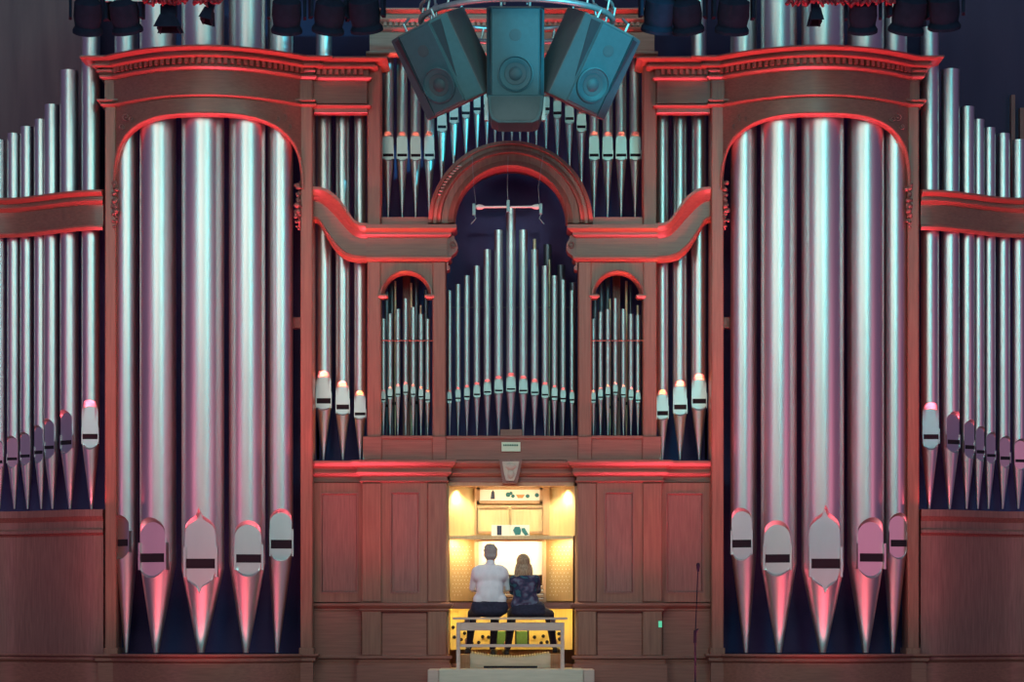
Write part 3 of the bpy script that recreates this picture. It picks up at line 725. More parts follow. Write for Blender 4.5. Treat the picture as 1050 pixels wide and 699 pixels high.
# inner pipes glimpsed behind
def inner(cx, Y, R, top, bot, mat, label, wood=False):
    root = thing('inner_pipe', label, 'organ pipe', (X(cx, Y), Y, Z(bot, Y)), 'inner pipes glimpsed behind the front pipes')
    h = Z(top, Y)-Z(bot, Y); r = R/80
    m = MB().lathe([(r*.35, 0), (r, h*.15), (r, h), (r*.85, h), (r*.85, h*.9)], 14) if not wood else MB().box(-r, r, -r, r, 0, h, None, .004)
    o = m.build('pipe_tube', mat, smooth=30); o.parent = root
    m = MB().box(-r*.6, r*.6, -r*1.04, -r*.7, h*.2, h*.22); o = m.build('mouth_shade', DARK); o.parent = root
inner(548.2, .6, 1.8, 245, 447, GOLD, 'thin brass pipe rising behind the silver pipe right of the white bar')
inner(561.5, .75, 4.2, 251, 447, TINI, 'dark pipe standing between two front pipes in the centre arch, topmost of the dark ones')
inner(563.3, .5, 1.1, 266, 447, GOLD, 'very thin brass pipe in front of the topmost dark inner pipe')
inner(575.5, .75, 4.2, 272, 447, TINI, 'second dark inner pipe on the right under the great arch')
inner(587.5, .7, 3.5, 290, 447, TINI, 'dark inner pipe against the right pier of the great arch')
inner(396.5, .6, 2.6, 300, 447, TINI, 'dark inner pipe at the left edge of the left window')
inner(402, .6, 2.8, 290, 447, TINI, 'dark inner pipe left of the brass one in the left window')
inner(405.3, .5, 1.2, 288, 447, GOLD, 'thin brass pipe in the left window')
inner(417, .7, 4.0, 270, 447, WOODP, 'square wooden pipe in the middle of the left window', True)
inner(421.8, .5, 1.3, 290, 447, GOLD, 'brass pipe just right of the wooden one in the left window')
inner(427, .6, 2.6, 285, 447, TINI, 'dark inner pipe at the right in the left window')
inner(431.5, .5, 1.2, 313, 447, GOLD, 'shortest brass pipe in the left window')
inner(437, .6, 2.2, 297, 447, TINI, 'dark inner pipe against the right side of the left window')
inner(610, .6, 2.6, 300, 447, TINI, 'dark inner pipe at the left edge of the right window')
inner(616.5, .6, 2.8, 290, 447, TINI, 'second dark inner pipe from the left in the right window')
inner(623, .6, 2.8, 284, 447, TINI, 'dark inner pipe left of the wooden one in the right window')
inner(625.5, .5, 1.2, 306, 447, GOLD, 'short brass pipe left of the wooden one in the right window')
inner(632, .7, 4.0, 270, 447, WOODP, 'square wooden pipe in the middle of the right window', True)
inner(642.3, .5, 1.4, 288, 447, GOLD, 'brass pipe right of the wooden one in the right window')
inner(646.5, .6, 1.6, 292, 447, TINI, 'dark inner pipe right of the brass one in the right window')
inner(654, .5, 1.3, 313, 447, GOLD, 'brass pipe against the right side of the right window')

# ------------------------------------------------------------------ console niche
con = thing('organ_console', 'pale oak organ console glowing in the niche, keyboards between two fields of stop knobs', 'console', (0, 0.3, 0.2))
CB = lambda m, n_, mt, **k_: m.build(n_, mt, con, **k_)
NX0, NX1 = 460.5, 587.5
# upper side walls, concave
def upw():
    pts = [(X(460.5), 0.0)]
    for i in range(9):
        a = i/8; pts.append((X(lerp(461, 487.5, a)), 0.02+0.36*math.sin(a*PI/2)))
    m = MB(); k_ = len(pts)
    vs = [(p[0], p[1], Z(549)) for p in pts] + [(p[0], p[1], Z(498)) for p in pts]
    vs += [(p[0], p[1]+.03, Z(549)) for p in pts] + [(p[0], p[1]+.03, Z(498)) for p in pts]
    fs = []
    for i in range(k_-1): fs += [(i, i+1, k_+i+1, k_+i), (2*k_+i, 3*k_+i, 3*k_+i+1, 2*k_+i+1), (i, 2*k_+i, 2*k_+i+1, i+1), (k_+i, k_+i+1, 3*k_+i+1, 3*k_+i)]
    return m.add(vs, fs)
for mir in (False, True): upw().build('curved_side', OAK, con, mirror=mir, smooth=60)
CB(MB().box(X(486), X(564), 0.38, 0.42, Z(552), Z(497)), 'cabinet_back', OAK)
# display strip frame and picture-like panel
CB(MB().pbox(488, 492, 499, 516, .33, .38).pbox(553.5, 557, 499, 516, .33, .38).pbox(488, 557, 499, 501.8, .33, .38).pbox(488, 557, 513.2, 516, .33, .38).pbox(486.5, 488.5, 498, 548, .30, .38).pbox(556.5, 563.5, 498, 548, .30, .38), 'display_frame', OAKD)
for a, b in ((490, 521.5), (524, 556)):
    d_ = CB(MB().pbox(a, b, 519, 547, .35, .38).pbox(a, a+2, 521, 545, .335, .36).pbox(b-2, b, 521, 545, .335, .36), 'cupboard_door', OAK)
    MB().pbox(a, b, 519, 521, .325, .355).build('top_rail', OAKD, d_); MB().pbox(a, b, 544.5, 547, .325, .355).build('bottom_rail', OAKD, d_)
# shelf
CB(MB().box(X(460.5), X(588), 0.0, .4, Z(552.5), Z(549.2)), 'shelf', OAK)
CB(MB().pbox(486.5, 558.5, 551, 554.5, .1, .38), 'lamp_pelmet', OAKD)
# music desk
CB(MB().pbox(490.5, 556, 555, 587.5, .30, .34).pbox(490.5, 556, 586, 589, .24, .34), 'music_desk', DESKW)
CB(MB().pbox(486.5, 490.5, 554, 612, .22, .36).pbox(556, 560, 554, 612, .22, .36), 'desk_frame', OAKD)
# jambs with knobs
KN = MB().lathe([(0.0001, -.024), (.018, -.028), (.0215, -.022), (.0215, -.013), (.007, -.008), (.005, 0)], 10, Matrix.Rotation(-PI/2, 4, 'X') @ Matrix.Scale(-1, 4, (0, 0, 1)))
knob0 = None
for s in (-1, 1):
    Y0, Y1 = 0.08, 0.30
    xa, xb = (461, 487) if s < 0 else (587.5, 560)
    A = Vector((X(xa), Y0, 0)); Bv = Vector((X(xb), Y1, 0))
    m = MB(); q = [(A.x, A.y), (Bv.x, Bv.y), (Bv.x, Bv.y+.05), (A.x, A.y+.05)]
    m.hprism(q, Z(616), Z(552.5)); jb = CB(m, 'stop_jamb', OAKJ)
    dirv = (Bv-A); ang = math.atan2(dirv.y, dirv.x if s < 0 else dirv.x)
    nrm = Vector((dirv.y, -dirv.x, 0)).normalized()
    if nrm.y > 0: nrm = -nrm
    ry = math.atan2(-nrm.x, nrm.y)+PI
    cols = 6; nn = 0
    for r in range(14):
        for c in range(cols):
            f = 0.12 + 0.72*(c+.5*(r % 2))/(cols-.5); py = 560.5 + r*3.8
            if s < 0 and r > 11 and c > 2: continue
            if s > 0 and r > 12 and c < 3: continue
            p = A.lerp(Bv, f) + nrm*0.001; p.z = Z(py, p.y)
            if knob0 is None:
                k_o = KN.build('stop_knob', IVORY, smooth=30); knob0 = k_o
            else:
                k_o = knob0.copy(); COL.objects.link(k_o)
            k_o.parent = jb; k_o.location = p - parent_world(jb); k_o.rotation_euler = (0, 0, math.atan2(nrm.x, -nrm.y)*1.0)
# manuals
for i in range(4):
    yb = -.02 + i*.085; zz = Z(614) + i*.055
    mm = CB(MB().box(X(490), X(557.5), yb, yb+.16, zz-.03, zz).box(X(486.8), X(490), yb-.01, yb+.16, zz-.035, zz+.02).box(X(557.5), X(560), yb-.01, yb+.16, zz-.035, zz+.02), 'manual', OAKD)
    kk = MB(); x_ = X(490.5)
    while x_ < X(556.5): kk.box(x_, x_+.0205, yb-.005, yb+.12, zz, zz+.012); x_ += .0225
    kk.build('white_keys', IVORY, mm)
    kk = MB(); x_ = X(490.5); j = 0
    while x_ < X(556):
        if j % 7 not in (2, 6): kk.box(x_+.0155, x_+.028, yb+.04, yb+.12, zz+.012, zz+.021)
        x_ += .0225; j += 1
    kk.build('black_keys', DARK, mm)
# key desk slab
CB(MB().box(X(460.5), X(588), -.04, .5, Z(624), Z(617.5)), 'key_desk', WOODH)
# kneeboard, toe area
kb = MB()
pts = []
for i in range(17):
    a = i/16; px = lerp(461, 587.5, a); pts.append((X(px), .25+.35*math.sin(a*PI)**0.6))
n_ = len(pts)
vs = [(p[0], p[1], Z(666)) for p in pts] + [(p[0], p[1], Z(624)) for p in pts] + [(p[0], p[1]+.03, Z(666)) for p in pts] + [(p[0], p[1]+.03, Z(624)) for p in pts]
fs = []
for i in range(n_-1): fs += [(i, i+1, n_+i+1, n_+i), (2*n_+i, 3*n_+i, 3*n_+i+1, 2*n_+i+1), (i, 2*n_+i, 2*n_+i+1, i+1), (n_+i, n_+i+1, 3*n_+i+1, 3*n_+i)]
kbo = CB(kb.add(vs, fs), 'knee_board', noisy('knee_board_oak', (0.75, 0.55, 0.20), (0.82, 0.62, 0.25), (10, 10, 1), 3, 0.5), smooth=60)
CB(MB().box(X(461), X(587.5), .15, .84, .0, .28), 'toe_step', WOODP)
def studY(px): a = (px-461)/126.5; return .25+.35*max(0, math.sin(a*PI))**0.6
tp = MB().lathe([(0.006, 0), (0.006, -.035), (.022, -.04), (.024, -.05), (.015, -.06), (.0001, -.062)], 10, Matrix.Rotation(-PI/2, 4, 'X'))
first = None
for (a, b) in ((464.7, 643), (466, 653), (476.5, 649), (473, 655.5), (478.5, 656), (495, 652.5), (491, 658.5), (501, 653), (548, 653), (557, 652), (555, 659), (561, 658), (573.5, 655), (573, 649.5), (484, 659), (568, 648)):
    Yk = studY(a)-.01
    if first is None: first = tp.build('toe_stud', SHOE, smooth=40); st = first
    else: st = first.copy(); COL.objects.link(st)
    st.parent = kbo; p = Vector((X(a, Yk), Yk, Z(b, Yk))); st.location = p - parent_world(kbo); st.rotation_euler = (0, 0, 0); st.scale = (1, 1, 1)
for a, b in ((509.5, 518.5), (529.5, 541)):
    so = CB(MB().box(X(a, .3), X(b, .3), .28, .32, Z(661, .3), Z(647, .3), None, .01), 'swell_pedal', GREEN)
    MB().box(X(a-1.5, .3), X(a, .3), .29, .34, Z(662, .3), Z(646, .3)).box(X(b, .3), X(b+1.5, .3), .29, .34, Z(662, .3), Z(646, .3)).build('pedal_edge', SHOE, so)

# display strip and papers
t = thing('display_strip', 'narrow framed white strip with dark and coloured figures above the cupboard doors', 'picture', (X(523), .36, Z(513)))
MB().pbox(492, 553.5, 501.8, 513, .345, .375).build('white_sheet', PAPER, t)
MB().prism([(X(a, .34), Z(b, .34)) for a, b in ((503, 511.5), (507.4, 511.5), (507, 504.5), (505.5, 502.3), (503.8, 504.5))], .34, .346).build('dark_figure', INK, t)
m = MB()
for i, (a, b, r) in enumerate(((521, 507, 2.6), (526, 508.5, 2.0), (524, 505.5, 1.8), (541, 508.5, 2.2), (550.5, 507.5, 2.3))):
    m.lathe([(0.0001, -.004), (r/80, 0), (r/80, .003)], 8, Matrix.Translation((X(a, .34), .341, Z(b, .34))) @ Matrix.Rotation(PI/2, 4, 'X'))
m.build('teal_figure', TEAL, t)
MB().prism([(X(a, .34), Z(b, .34)) for a, b in ((529, 507), (538, 507), (536, 510.5), (531, 510.5))], .34, .346).build('orange_figure', ORANGE, t)
t = thing('booklet', 'white booklet with a dark upright block on its cover, left one on the console shelf', 'booklet', (X(512), .2, Z(549)))
MB().pbox(503.8, 523, 538, 549.3, .20, .215).build('cover', PAPER, t); MB().pbox(509.6, 514.3, 538.8, 548.4, .195, .201).build('cover_print', INK, t)
t = thing('booklet', 'white booklet with a teal leafy figure on its cover, right one on the console shelf', 'booklet', (X(533), .2, Z(549)))
MB().pbox(523.2, 543, 538, 549.3, .20, .215).build('cover', PAPER, t)
m = MB()
m.prism([(X(a, .19), Z(b, .19)) for a, b in ((528, 540), (533, 540), (534.5, 544), (533.5, 548), (528.5, 548.5), (526, 543.5))], .194, .201)
m.prism([(X(a, .19), Z(b, .19)) for a, b in ((534.5, 541.5), (538, 541), (542, 548), (538.5, 549), (535.3, 545))], .194, .201)
m.build('cover_print', TEAL, t)

# warm lamps of the console, and an added fill for the cupboards
for s in (-1, 1):
    spot('niche_downlight', (s*X(472), .10, Z(500.5)), (s*X(474), .18, Z(560)), (1.0, 0.83, 0.44), 30, 130, .8, .05)
area('desk_lamp', (X(523.5), .17, Z(555)), (math.radians(25), 0, 0), .75, .05, (1.0, 0.82, 0.48), 4.5)
area('cabinet_fill', (X(523.5), -.02, Z(500)), (math.radians(30), 0, 0), .8, .05, (1.0, 0.83, 0.44), 4.5)  # added fill brightening the upper niche
area('knee_lamp', (X(523.5), .05, Z(626)), (math.radians(40), 0, 0), 1.45, .06, (1.0, 0.74, 0.22), 8)
area('jamb_lamp_left', (X(474), -.0, Z(553.5)), (math.radians(15), 0, 0), .25, .04, (1.0, 0.83, 0.44), 6.5)
area('jamb_lamp_right', (X(573), -.0, Z(553.5)), (math.radians(15), 0, 0), .25, .04, (1.0, 0.83, 0.44), 6.5)

# ------------------------------------------------------------------ platform, bench, pedalboard
PT = Z(686.2, -1.15)
t = thing('platform_step', 'low pale platform under the organ bench, cream front board with darker ends', 'platform', (0, -.6, 0))
MB().box(X(450, -1.15), X(598, -1.15), -1.15, .15, 0, PT, None, .01).build('step_body', STEPW, t)
MB().box(X(438.5, -1.12), X(450, -1.12), -1.12, -.25, 0, PT-.005, None, .008).build('step_end', BENCHW, t)
MB().box(X(598, -1.12), X(609.5, -1.12), -1.12, -.25, 0, PT-.005, None, .008).build('step_end', BENCHW, t)
BY = -.62
t = thing('organ_bench', 'long pale wooden organ bench the two players sit on', 'bench', (X(523, BY), BY, PT))
MB().box(X(464.3, BY-.18), X(582, BY-.18), BY-.18, BY+.17, Z(635, BY), Z(632.8, BY)).build('seat', BENCHW, t)
MB().box(X(468.5, BY), X(578.5, BY), BY-.12, BY-.09, Z(646.3, BY), Z(638, BY), None, .004).build('apron', BENCHW, t)
MB().box(X(470, BY), X(577, BY), BY-.11, BY-.085, Z(663.2, BY), Z(660.2, BY), None, .003).build('stretcher', BENCHW, t)
for a, b in ((468.2, 471.8), (574.8, 578.4)):
    for y0 in (BY-.14, BY+.10):
        MB().box(X(a, BY), X(b, BY), y0, y0+.045, PT, Z(638, BY), None, .004).build('leg', BENCHW, t)
    MB().box(X(a, BY), X(b, BY), BY-.16, BY+.16, PT, PT+.03).build('leg_foot', BENCHW, t)
for a in (479, 567):
    MB().box(X(a-2.5, BY), X(a+2.5, BY), BY-.10, BY+.1, Z(638, BY), Z(635, BY)).build('riser_block', base_mat('grey_block', (.35, .37, .36), .5), t)
PY = -.32
t = thing('pedalboard', 'organ pedalboard under the bench, cream back board with a concave top and brown end cheeks', 'pedalboard', (X(523), PY, PT))
pts = [(X(482, PY), PT+.005), (X(564.5, PY), PT+.005)]
for i in range(21):
    a = i/20; pts.append((X(lerp(564.5, 482, a), PY), Z(lerp(669.5, 674, math.sin(a*PI)), PY)))
MB().prism(pts, PY-.02, PY+.02).build('back_board', BEIGE, t)
MB().box(X(496, PY), X(551, PY), PY-.024, PY-.018, PT+.003, PT+.03).build('dark_slot', DARK, t)
for a, b in ((471.5, 482), (564.5, 575)):
    MB().box(X(a, PY), X(b, PY), PY-.05, .12, PT, Z(670.5, PY), None, .004).build('cheek', BROWNB, t)
key0 = None
KM = MB().box(-.011, .011, -.02, .5, -.012, .012)
for i in range(30):
    a = (i+.5)/30; px = lerp(483, 563.5, a); z = Z(lerp(668.8, 673, math.sin(a*PI)), PY)
    if key0 is None: key0 = KM.build('pedal_key', OAK); ko_ = key0
    else: ko_ = key0.copy(); COL.objects.link(ko_)
    ko_.parent = t; ko_.location = Vector((X(px, PY), PY-.01, z)) - Vector(t.location)
sh0 = None
for i in range(30):
    if i % 7 in (2, 6) or i > 28: continue
    a = (i+1.0)/30; px = lerp(483, 563.5, a); z = Z(lerp(667.3, 671.5, math.sin(a*PI)), PY)
    if sh0 is None: sh0 = MB().box(-.009, .009, 0, .2, -.01, .02).build('pedal_sharp', BROWNB); so = sh0
    else: so = sh0.copy(); COL.objects.link(so)
    so.parent = t; so.location = Vector((X(px, PY), PY+.25, z)) - Vector(t.location)

# ------------------------------------------------------------------ people
def fused(mb, name, mat, parent, voxel=.009, smooth=6):
    o = mb.build(name, mat, parent, recalc=False)
    r = o.modifiers.new('r', 'REMESH'); r.mode = 'VOXEL'; r.voxel_size = voxel; r.use_smooth_shade = True
    s_ = o.modifiers.new('s', 'SMOOTH'); s_.factor = .5; s_.iterations = smooth
    return o
def hand(mb, wrist, direction, side_, palm_dn=Vector((0, 0, -1))):
    d = Vector(direction).normalized(); up = -palm_dn; r = d.cross(up).normalized()*side_
    mb.cap(wrist, .025, wrist+d*.03, .028)
    for i, (o, L) in enumerate(((-.03, .068), (-.01, .078), (.01, .074), (.028, .058))):
        b = wrist + d*.08 + r*o
        mb.cap(wrist + d*.02 + r*o*.6, .017, b, .012)
        m1 = b + d*L*.5 + palm_dn*.008; m2 = b + d*L*.85 + palm_dn*.032
        mb.cap(b, .010, m1, .009, 8); mb.cap(m1, .009, m2, .0075, 8)
    b = wrist + d*.02 - r*.03
    mb.cap(b, .014, b - r*.025 + d*.035, .011, 8); mb.cap(b - r*.025 + d*.035, .011, b - r*.028 + d*.065 + palm_dn*.012, .009, 8)
def face(mb, c, r, f=Vector((0, 1, 0))):   # nose, ears, brow, chin around head centre c
    mb.ball(c + Vector((0, r*.92, -.012)), (.016, .022, .024)); mb.ball(c + Vector((0, r*.80, -.055)), (.026, .018, .012))
    mb.ball(c + Vector((0, r*.66, -.095)), (.032, .03, .025)); mb.ball(c + Vector((0, r*.78, .02)), (.055, .02, .014))
    for sg in (-1, 1): mb.ball(c + Vector((sg*.079, .0, -.012)), (.010, .02, .032))
def P(px, py, Y): return Vector((X(px, Y), Y, Z(py, Y)))
# man
YB = BY + .02
man = thing('person', 'person on the left of the bench, short grey hair, pale long-sleeved shirt and dark trousers', 'person', (X(501, YB), YB, Z(633, YB)))
hc = P(503.2, 567.5, YB+.04)
m = MB()
m.ball(hc + Vector((0, -.005, .018)), (.078, .095, .095)); m.ball(hc + Vector((0, .03, -.03)), (.062, .07, .085)); face(m, hc, .1)
m.cap(P(503, 572, YB+.02), .052, P(502.5, 581, YB), .058)
hl = P(496, 607, YB+.50); hr = P(512, 606, YB+.50)
for (el, hh, sg) in ((P(484.5, 603, YB+.12), hl, -1), (P(520.5, 603, YB+.12), hr, 1)):
    m.cap(el.lerp(hh, .7), .032, hh, .026); hand(m, hh, Vector((.02*-sg, 1, -.05)), sg)
for (a, b) in ((480, 664), (505, 666)): m.cap(P(a, b-7, -.10), .04, P(a, b-1, -.05), .038)
m.cap(P(502, 583, YB), .07, P(502, 622, YB), .08)
for q_, el in ((P(489, 584, YB), P(485, 603, YB+.10)), (P(516, 584, YB), P(520, 603, YB+.10))):
    m.cap(P(502, 584, YB), .05, q_, .04); m.cap(q_, .04, el, .035)
    m.cap(el, .034, (hl if el.x < P(502,0,YB).x else hr), .026)
fused(m, 'body', SKIN, man, .008, 4)
m = MB()
sh = YB
m.ball(P(502, 590, sh), (.195, .12, .14)); m.cap(P(491.5, 584.5, sh), .072, P(513, 584.5, sh), .072); m.cap(P(491, 590, sh), .09, P(513.5, 590, sh), .09); m.ball(P(502.3, 603, sh-.01), (.180, .12, .16)); m.ball(P(502.5, 613, sh), (.165, .125, .12))
m.ball(P(502.7, 582, sh+.01), (.105, .075, .065)); m.cap(P(502.8, 576.5, sh+.01), .056, P(502.8, 580, sh+.01), .066)
for (s1, el, hh) in ((P(488.5, 586, sh), P(484.6, 603, sh+.10), hl), (P(516, 586, sh), P(520.3, 603, sh+.10), hr)):
    m.cap(s1, .066, s1.lerp(el, .5), .056); m.cap(s1.lerp(el, .5), .056, el, .048); m.cap(el, .048, el.lerp(hh, .75), .036)
m.cap(P(491.5, 614.5, sh-.01), .085, P(513, 614.5, sh-.01), .085); m.ball(P(502.3, 608, sh-.01), (.175, .125, .18))
fused(m, 'shirt', SHIRT, man, .012, 14)
m = MB(); m.cap(P(502.8, 577.2, sh), .058, P(502.8, 577.8, sh), .061); fused(m, 'collar', SHIRT, man, .009, 2)
m = MB()
m.cap(P(491, 622.5, sh-.01), .105, P(513, 622.5, sh-.01), .105); m.ball(P(502, 620, sh), (.19, .125, .10)); m.ball(P(502, 626, sh), (.235, .15, .085))
for (h1, kn, an) in ((P(492, 625, sh+.05), P(484.5, 629, sh+.42), P(481, 663, -.12)), (P(511, 625, sh+.05), P(508, 629, sh+.42), P(505.2, 664, -.14))):
    m.cap(h1, .095, kn, .066); m.cap(kn, .062, an, .040)
fused(m, 'trousers', TROUS, man, .010, 4)
for (a, b, dx) in ((480, 666.2, -.5), (505.5, 667.5, 1)):
    m = MB(); m.cap(P(a, b, -.16), .036, P(a-4*(-dx)*.6, b+1.0, .0), .032); m.box(*sorted((X(a, -.1)-.035, X(a, -.1)+.035)), -.20, -.15, Z(b+3.5, -.1), Z(b+1, -.1))
    fused(m, 'shoe', SHOE, man, .009, 3)
m = MB(); m.ball(hc + Vector((0, -.022, .032)), (.086, .095, .094)); m.cap(hc + Vector((-.03, -.06, -.03)), .05, hc + Vector((.03, -.06, -.03)), .05)
for i in range(40):
    a = random.uniform(0, 2*PI); e_ = random.uniform(.1, 1.3)
    p = hc + Vector((.082*math.cos(a)*math.cos(e_), -.02+.09*math.sin(a)*math.cos(e_)*1.0, .035+.09*math.sin(e_)))
    m.ball(p, (.016, .016, .012), nu=8, nv=6)
fused(m, 'hair', HAIRG, man, .008, 2)
# woman
YW = BY + .04
wom = thing('person', 'person on the right of the bench, long blond-brown hair, dark floral top and navy trousers', 'person', (X(540, YW), YW, Z(633, YW)))
hc = P(536.6, 577.5, YW+.05)
m = MB()
m.ball(hc + Vector((0, 0, .015)), (.074, .09, .09)); m.ball(hc + Vector((0, .03, -.03)), (.058, .065, .08)); face(m, hc, .095)
m.cap(P(537, 582, YW+.03), .046, P(537.5, 591, YW), .05)
hl = P(530, 607, YW+.48); hr = P(545, 607, YW+.48)
for (el, hh, sg) in ((P(525.5, 605, YW+.14), hl, -1), (P(551.5, 604, YW+.14), hr, 1)):
    m.cap(el.lerp(hh, .6), .028, hh, .022); hand(m, hh, Vector((.02*-sg, 1, -.05)), sg)
for (a, b) in ((519.5, 666), (569, 664)): m.cap(P(a, b-7, -.10), .036, P(a, b-1, -.05), .034)
m.cap(P(538, 595, YW), .06, P(540, 622, YW), .07)
for q_, el in ((P(529, 595, YW), P(526, 605, YW+.12)), (P(547.5, 595, YW), P(551, 605, YW+.12))):
    m.cap(P(538, 595, YW), .045, q_, .035); m.cap(q_, .035, el, .03)
    m.cap(el, .032, (hl if el.x < P(538,0,YW).x else hr), .022)
fused(m, 'body', SKIN, wom, .008, 4)
m = MB()
m.ball(P(538, 597.5, YW), (.165, .11, .12)); m.ball(P(538.3, 607, YW-.01), (.155, .115, .14)); m.ball(P(539, 615, YW), (.17, .125, .11)); m.ball(P(537.8, 591.5, YW+.01), (.10, .075, .05))
for (s1, el, hh) in ((P(527.5, 594.5, YW), P(525.8, 606, YW+.12), hl), (P(548.8, 594.0, YW), P(551.0, 605, YW+.12), hr)):
    m.cap(s1, .066, s1.lerp(el, .5), .058); m.cap(s1.lerp(el, .5), .058, el, .05); m.cap(el, .048, el.lerp(hh, .65), .036)
m.cap(P(531, 620, YW-.01), .095, P(546.5, 620, YW-.01), .095)
fused(m, 'floral_top', FLORAL, wom, .010, 5)
m = MB()
m.cap(P(532.5, 624, YW-.01), .108, P(551, 624, YW-.01), .108); m.ball(P(542, 627.5, YW), (.24, .15, .075))
for (h1, kn, an) in ((P(532, 626, YW+.05), P(525, 629, YW+.42), P(521, 663, -.14)), (P(551, 626.5, YW+.03), P(563, 630, YW+.38), P(567.5, 661, -.12))):
    m.cap(h1, .095, kn, .068); m.cap(kn, .062, an, .042)
fused(m, 'trousers', TROUS, wom, .010, 4)
for (a, b, dx) in ((519.5, 667.5, -1), (569, 665.5, 1)):
    m = MB(); m.cap(P(a, b, -.16), .034, P(a+3*dx, b+1.0, .0), .030); m.box(*sorted((X(a, -.1)-.03, X(a, -.1)+.03)), -.20, -.15, Z(b+3.5, -.1), Z(b+1, -.1))
    fused(m, 'shoe', SHOE, wom, .009, 3)
m = MB(); m.ball(hc + Vector((0, -.02, .028)), (.088, .098, .098)); m.ball(hc + Vector((.0, -.05, -.04)), (.095, .06, .10))
m.ball(hc + Vector((.012, -.075, -.10)), (.088, .048, .11))
for i in range(16):
    a = lerp(-.085, .095, i/15); L = random.uniform(.13, .22)
    m.tube([hc + Vector((a*.9, -.075+abs(a)*.3, -.02)), hc + Vector((a*1.1, -.105+abs(a)*.3, -.10)), hc + Vector((a*1.15+random.uniform(-.01, .01), -.10+abs(a)*.2, -.02-L))], [.022, .022, .010], 7)
fused(m, 'hair', HAIRB, wom, .008, 2)

# ------------------------------------------------------------------ hanging loudspeakers
def speaker(name_label, pos, yaw, pitch, roll, w_, h_, d_, fs=.55, fd=-.24, wz=-.18):
    t = thing('hanging_loudspeaker', name_label, 'loudspeaker', pos, 'loudspeakers of the hanging cluster')
    t.rotation_euler = (Matrix.Rotation(yaw, 3, 'Z') @ Matrix.Rotation(pitch, 3, 'X') @ Matrix.Rotation(roll, 3, 'Y')).to_euler()
    hw = w_/2
    def ad(m, n_, mt, **k_):
        o = m.build(n_, mt, **k_); o.parent = t; return o
    # plan: flat baffle, slanted corner facets, tapering back
    poly = [(-hw*fs, -d_*.42), (hw*fs, -d_*.42), (hw, d_*fd), (hw, d_*(fd+.08)), (hw*.92, d_*.5), (-hw*.92, d_*.5), (-hw, d_*(fd+.08)), (-hw, d_*fd)]
    m = MB(); m.hprism(poly, -h_/2, h_/2); o = ad(m, 'cabinet', SPKS)
    bv = o.modifiers.new('b', 'BEVEL'); bv.width = .012; bv.segments = 2
    g = MB().box(-hw*fs*.98, hw*fs*.98, -d_*.42-.018, -d_*.42+.005, -h_/2+.02, h_/2-.02, None, .012)
    ad(g, 'front_grille', SPK)
    # bevelled wedge horn flares at the sides
    for sg in (-1, 1):
        xa, ya, xb, yb = sg*hw*(fs+.01), -d_*.42-.012, sg*hw*.985, d_*fd-.014
        q = [(xa, ya, h_*.485), (xb, yb, h_*.485), (xb, yb, -h_*.485), (xa, ya, -h_*.485)]
        fl_ = MB().add(q + [(x_*.97, y_+.03, z_) for x_, y_, z_ in q], [(0, 1, 2, 3), (4, 7, 6, 5), (0, 4, 5, 1), (1, 5, 6, 2), (2, 6, 7, 3), (3, 7, 4, 0)])
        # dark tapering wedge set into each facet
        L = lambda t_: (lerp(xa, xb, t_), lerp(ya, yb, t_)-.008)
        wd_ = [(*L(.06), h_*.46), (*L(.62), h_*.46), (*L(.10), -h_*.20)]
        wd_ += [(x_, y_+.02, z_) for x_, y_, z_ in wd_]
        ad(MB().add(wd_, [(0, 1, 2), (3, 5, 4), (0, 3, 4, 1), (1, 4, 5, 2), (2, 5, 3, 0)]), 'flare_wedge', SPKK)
        ad(fl_, 'corner_facet', SPK)
    Mx = Matrix.Translation((0, -d_*.42-.018, wz)) @ Matrix.Rotation(PI/2, 4, 'X')
    R = .205
    ad(MB().lathe([(R, 0), (R, .022), (R*.93, .026), (R*.88, .012), (R*.60, .004), (R*.58, .001)], 32, Mx), 'woofer_ring', SPK, smooth=30)
    ad(MB().lathe([(R*.62, .004), (R*.60, .010), (R*.38, .004), (R*.34, .012), (R*.15, .022), (.0001, .024)], 28, Mx), 'woofer_cone', SPKD, smooth=30)
    ad(MB().lathe([(.07, 0), (.07, .004), (.055, .006), (.02, .003), (.0001, .004)], 20, Matrix.Translation((0, -d_*.42-.017, wz+h_*.42)) @ Matrix.Rotation(PI/2, 4, 'X')), 'tweeter', SPKD, smooth=30)
    for sg in (-1, 1):
        ad(MB().tube([(sg*hw*.5, -d_*.15, h_/2-.02), (sg*hw*.5, -d_*.15, h_/2+.10), (sg*hw*.5, d_*.1, h_/2+.14)], .016, 8), 'hanging_lug', STEEL, smooth=40)
    return t
SY = -3.0
sp_c = speaker('middle loudspeaker of the hanging cluster, facing straight forward', P(528.5, 56, SY), 0, math.radians(8), 0, .66, 1.03, .62, .86, -.32, wz=-.24)
sp_l = speaker('left loudspeaker of the hanging cluster, dark and tilted outward', P(455, 66, SY+.1), math.radians(-25), math.radians(21), math.radians(-18), .80, 1.0, .74, wz=-.2)
sp_r = speaker('right loudspeaker of the hanging cluster, lit bright turquoise and tilted outward', P(603, 66, SY+.1), math.radians(25), math.radians(21), math.radians(18), .80, 1.0, .74, wz=-.2)
t = thing('downfill_loudspeaker', 'small tapered loudspeaker under the middle one of the hanging cluster', 'loudspeaker', P(528, 115, SY-.1))
poly = [(500, 102), (557.5, 102), (556, 118), (552, 128), (546, 130.5), (511, 130.5), (504, 127), (501, 117)]
q = MB().prism([(X(a, SY)-X(528, SY), Z(b, SY)-Z(115, SY)) for a, b in poly], -.25, .25).build('cabinet', SPK); q.parent = t
bv = q.modifiers.new('b', 'BEVEL'); bv.width = .012; bv.segments = 2
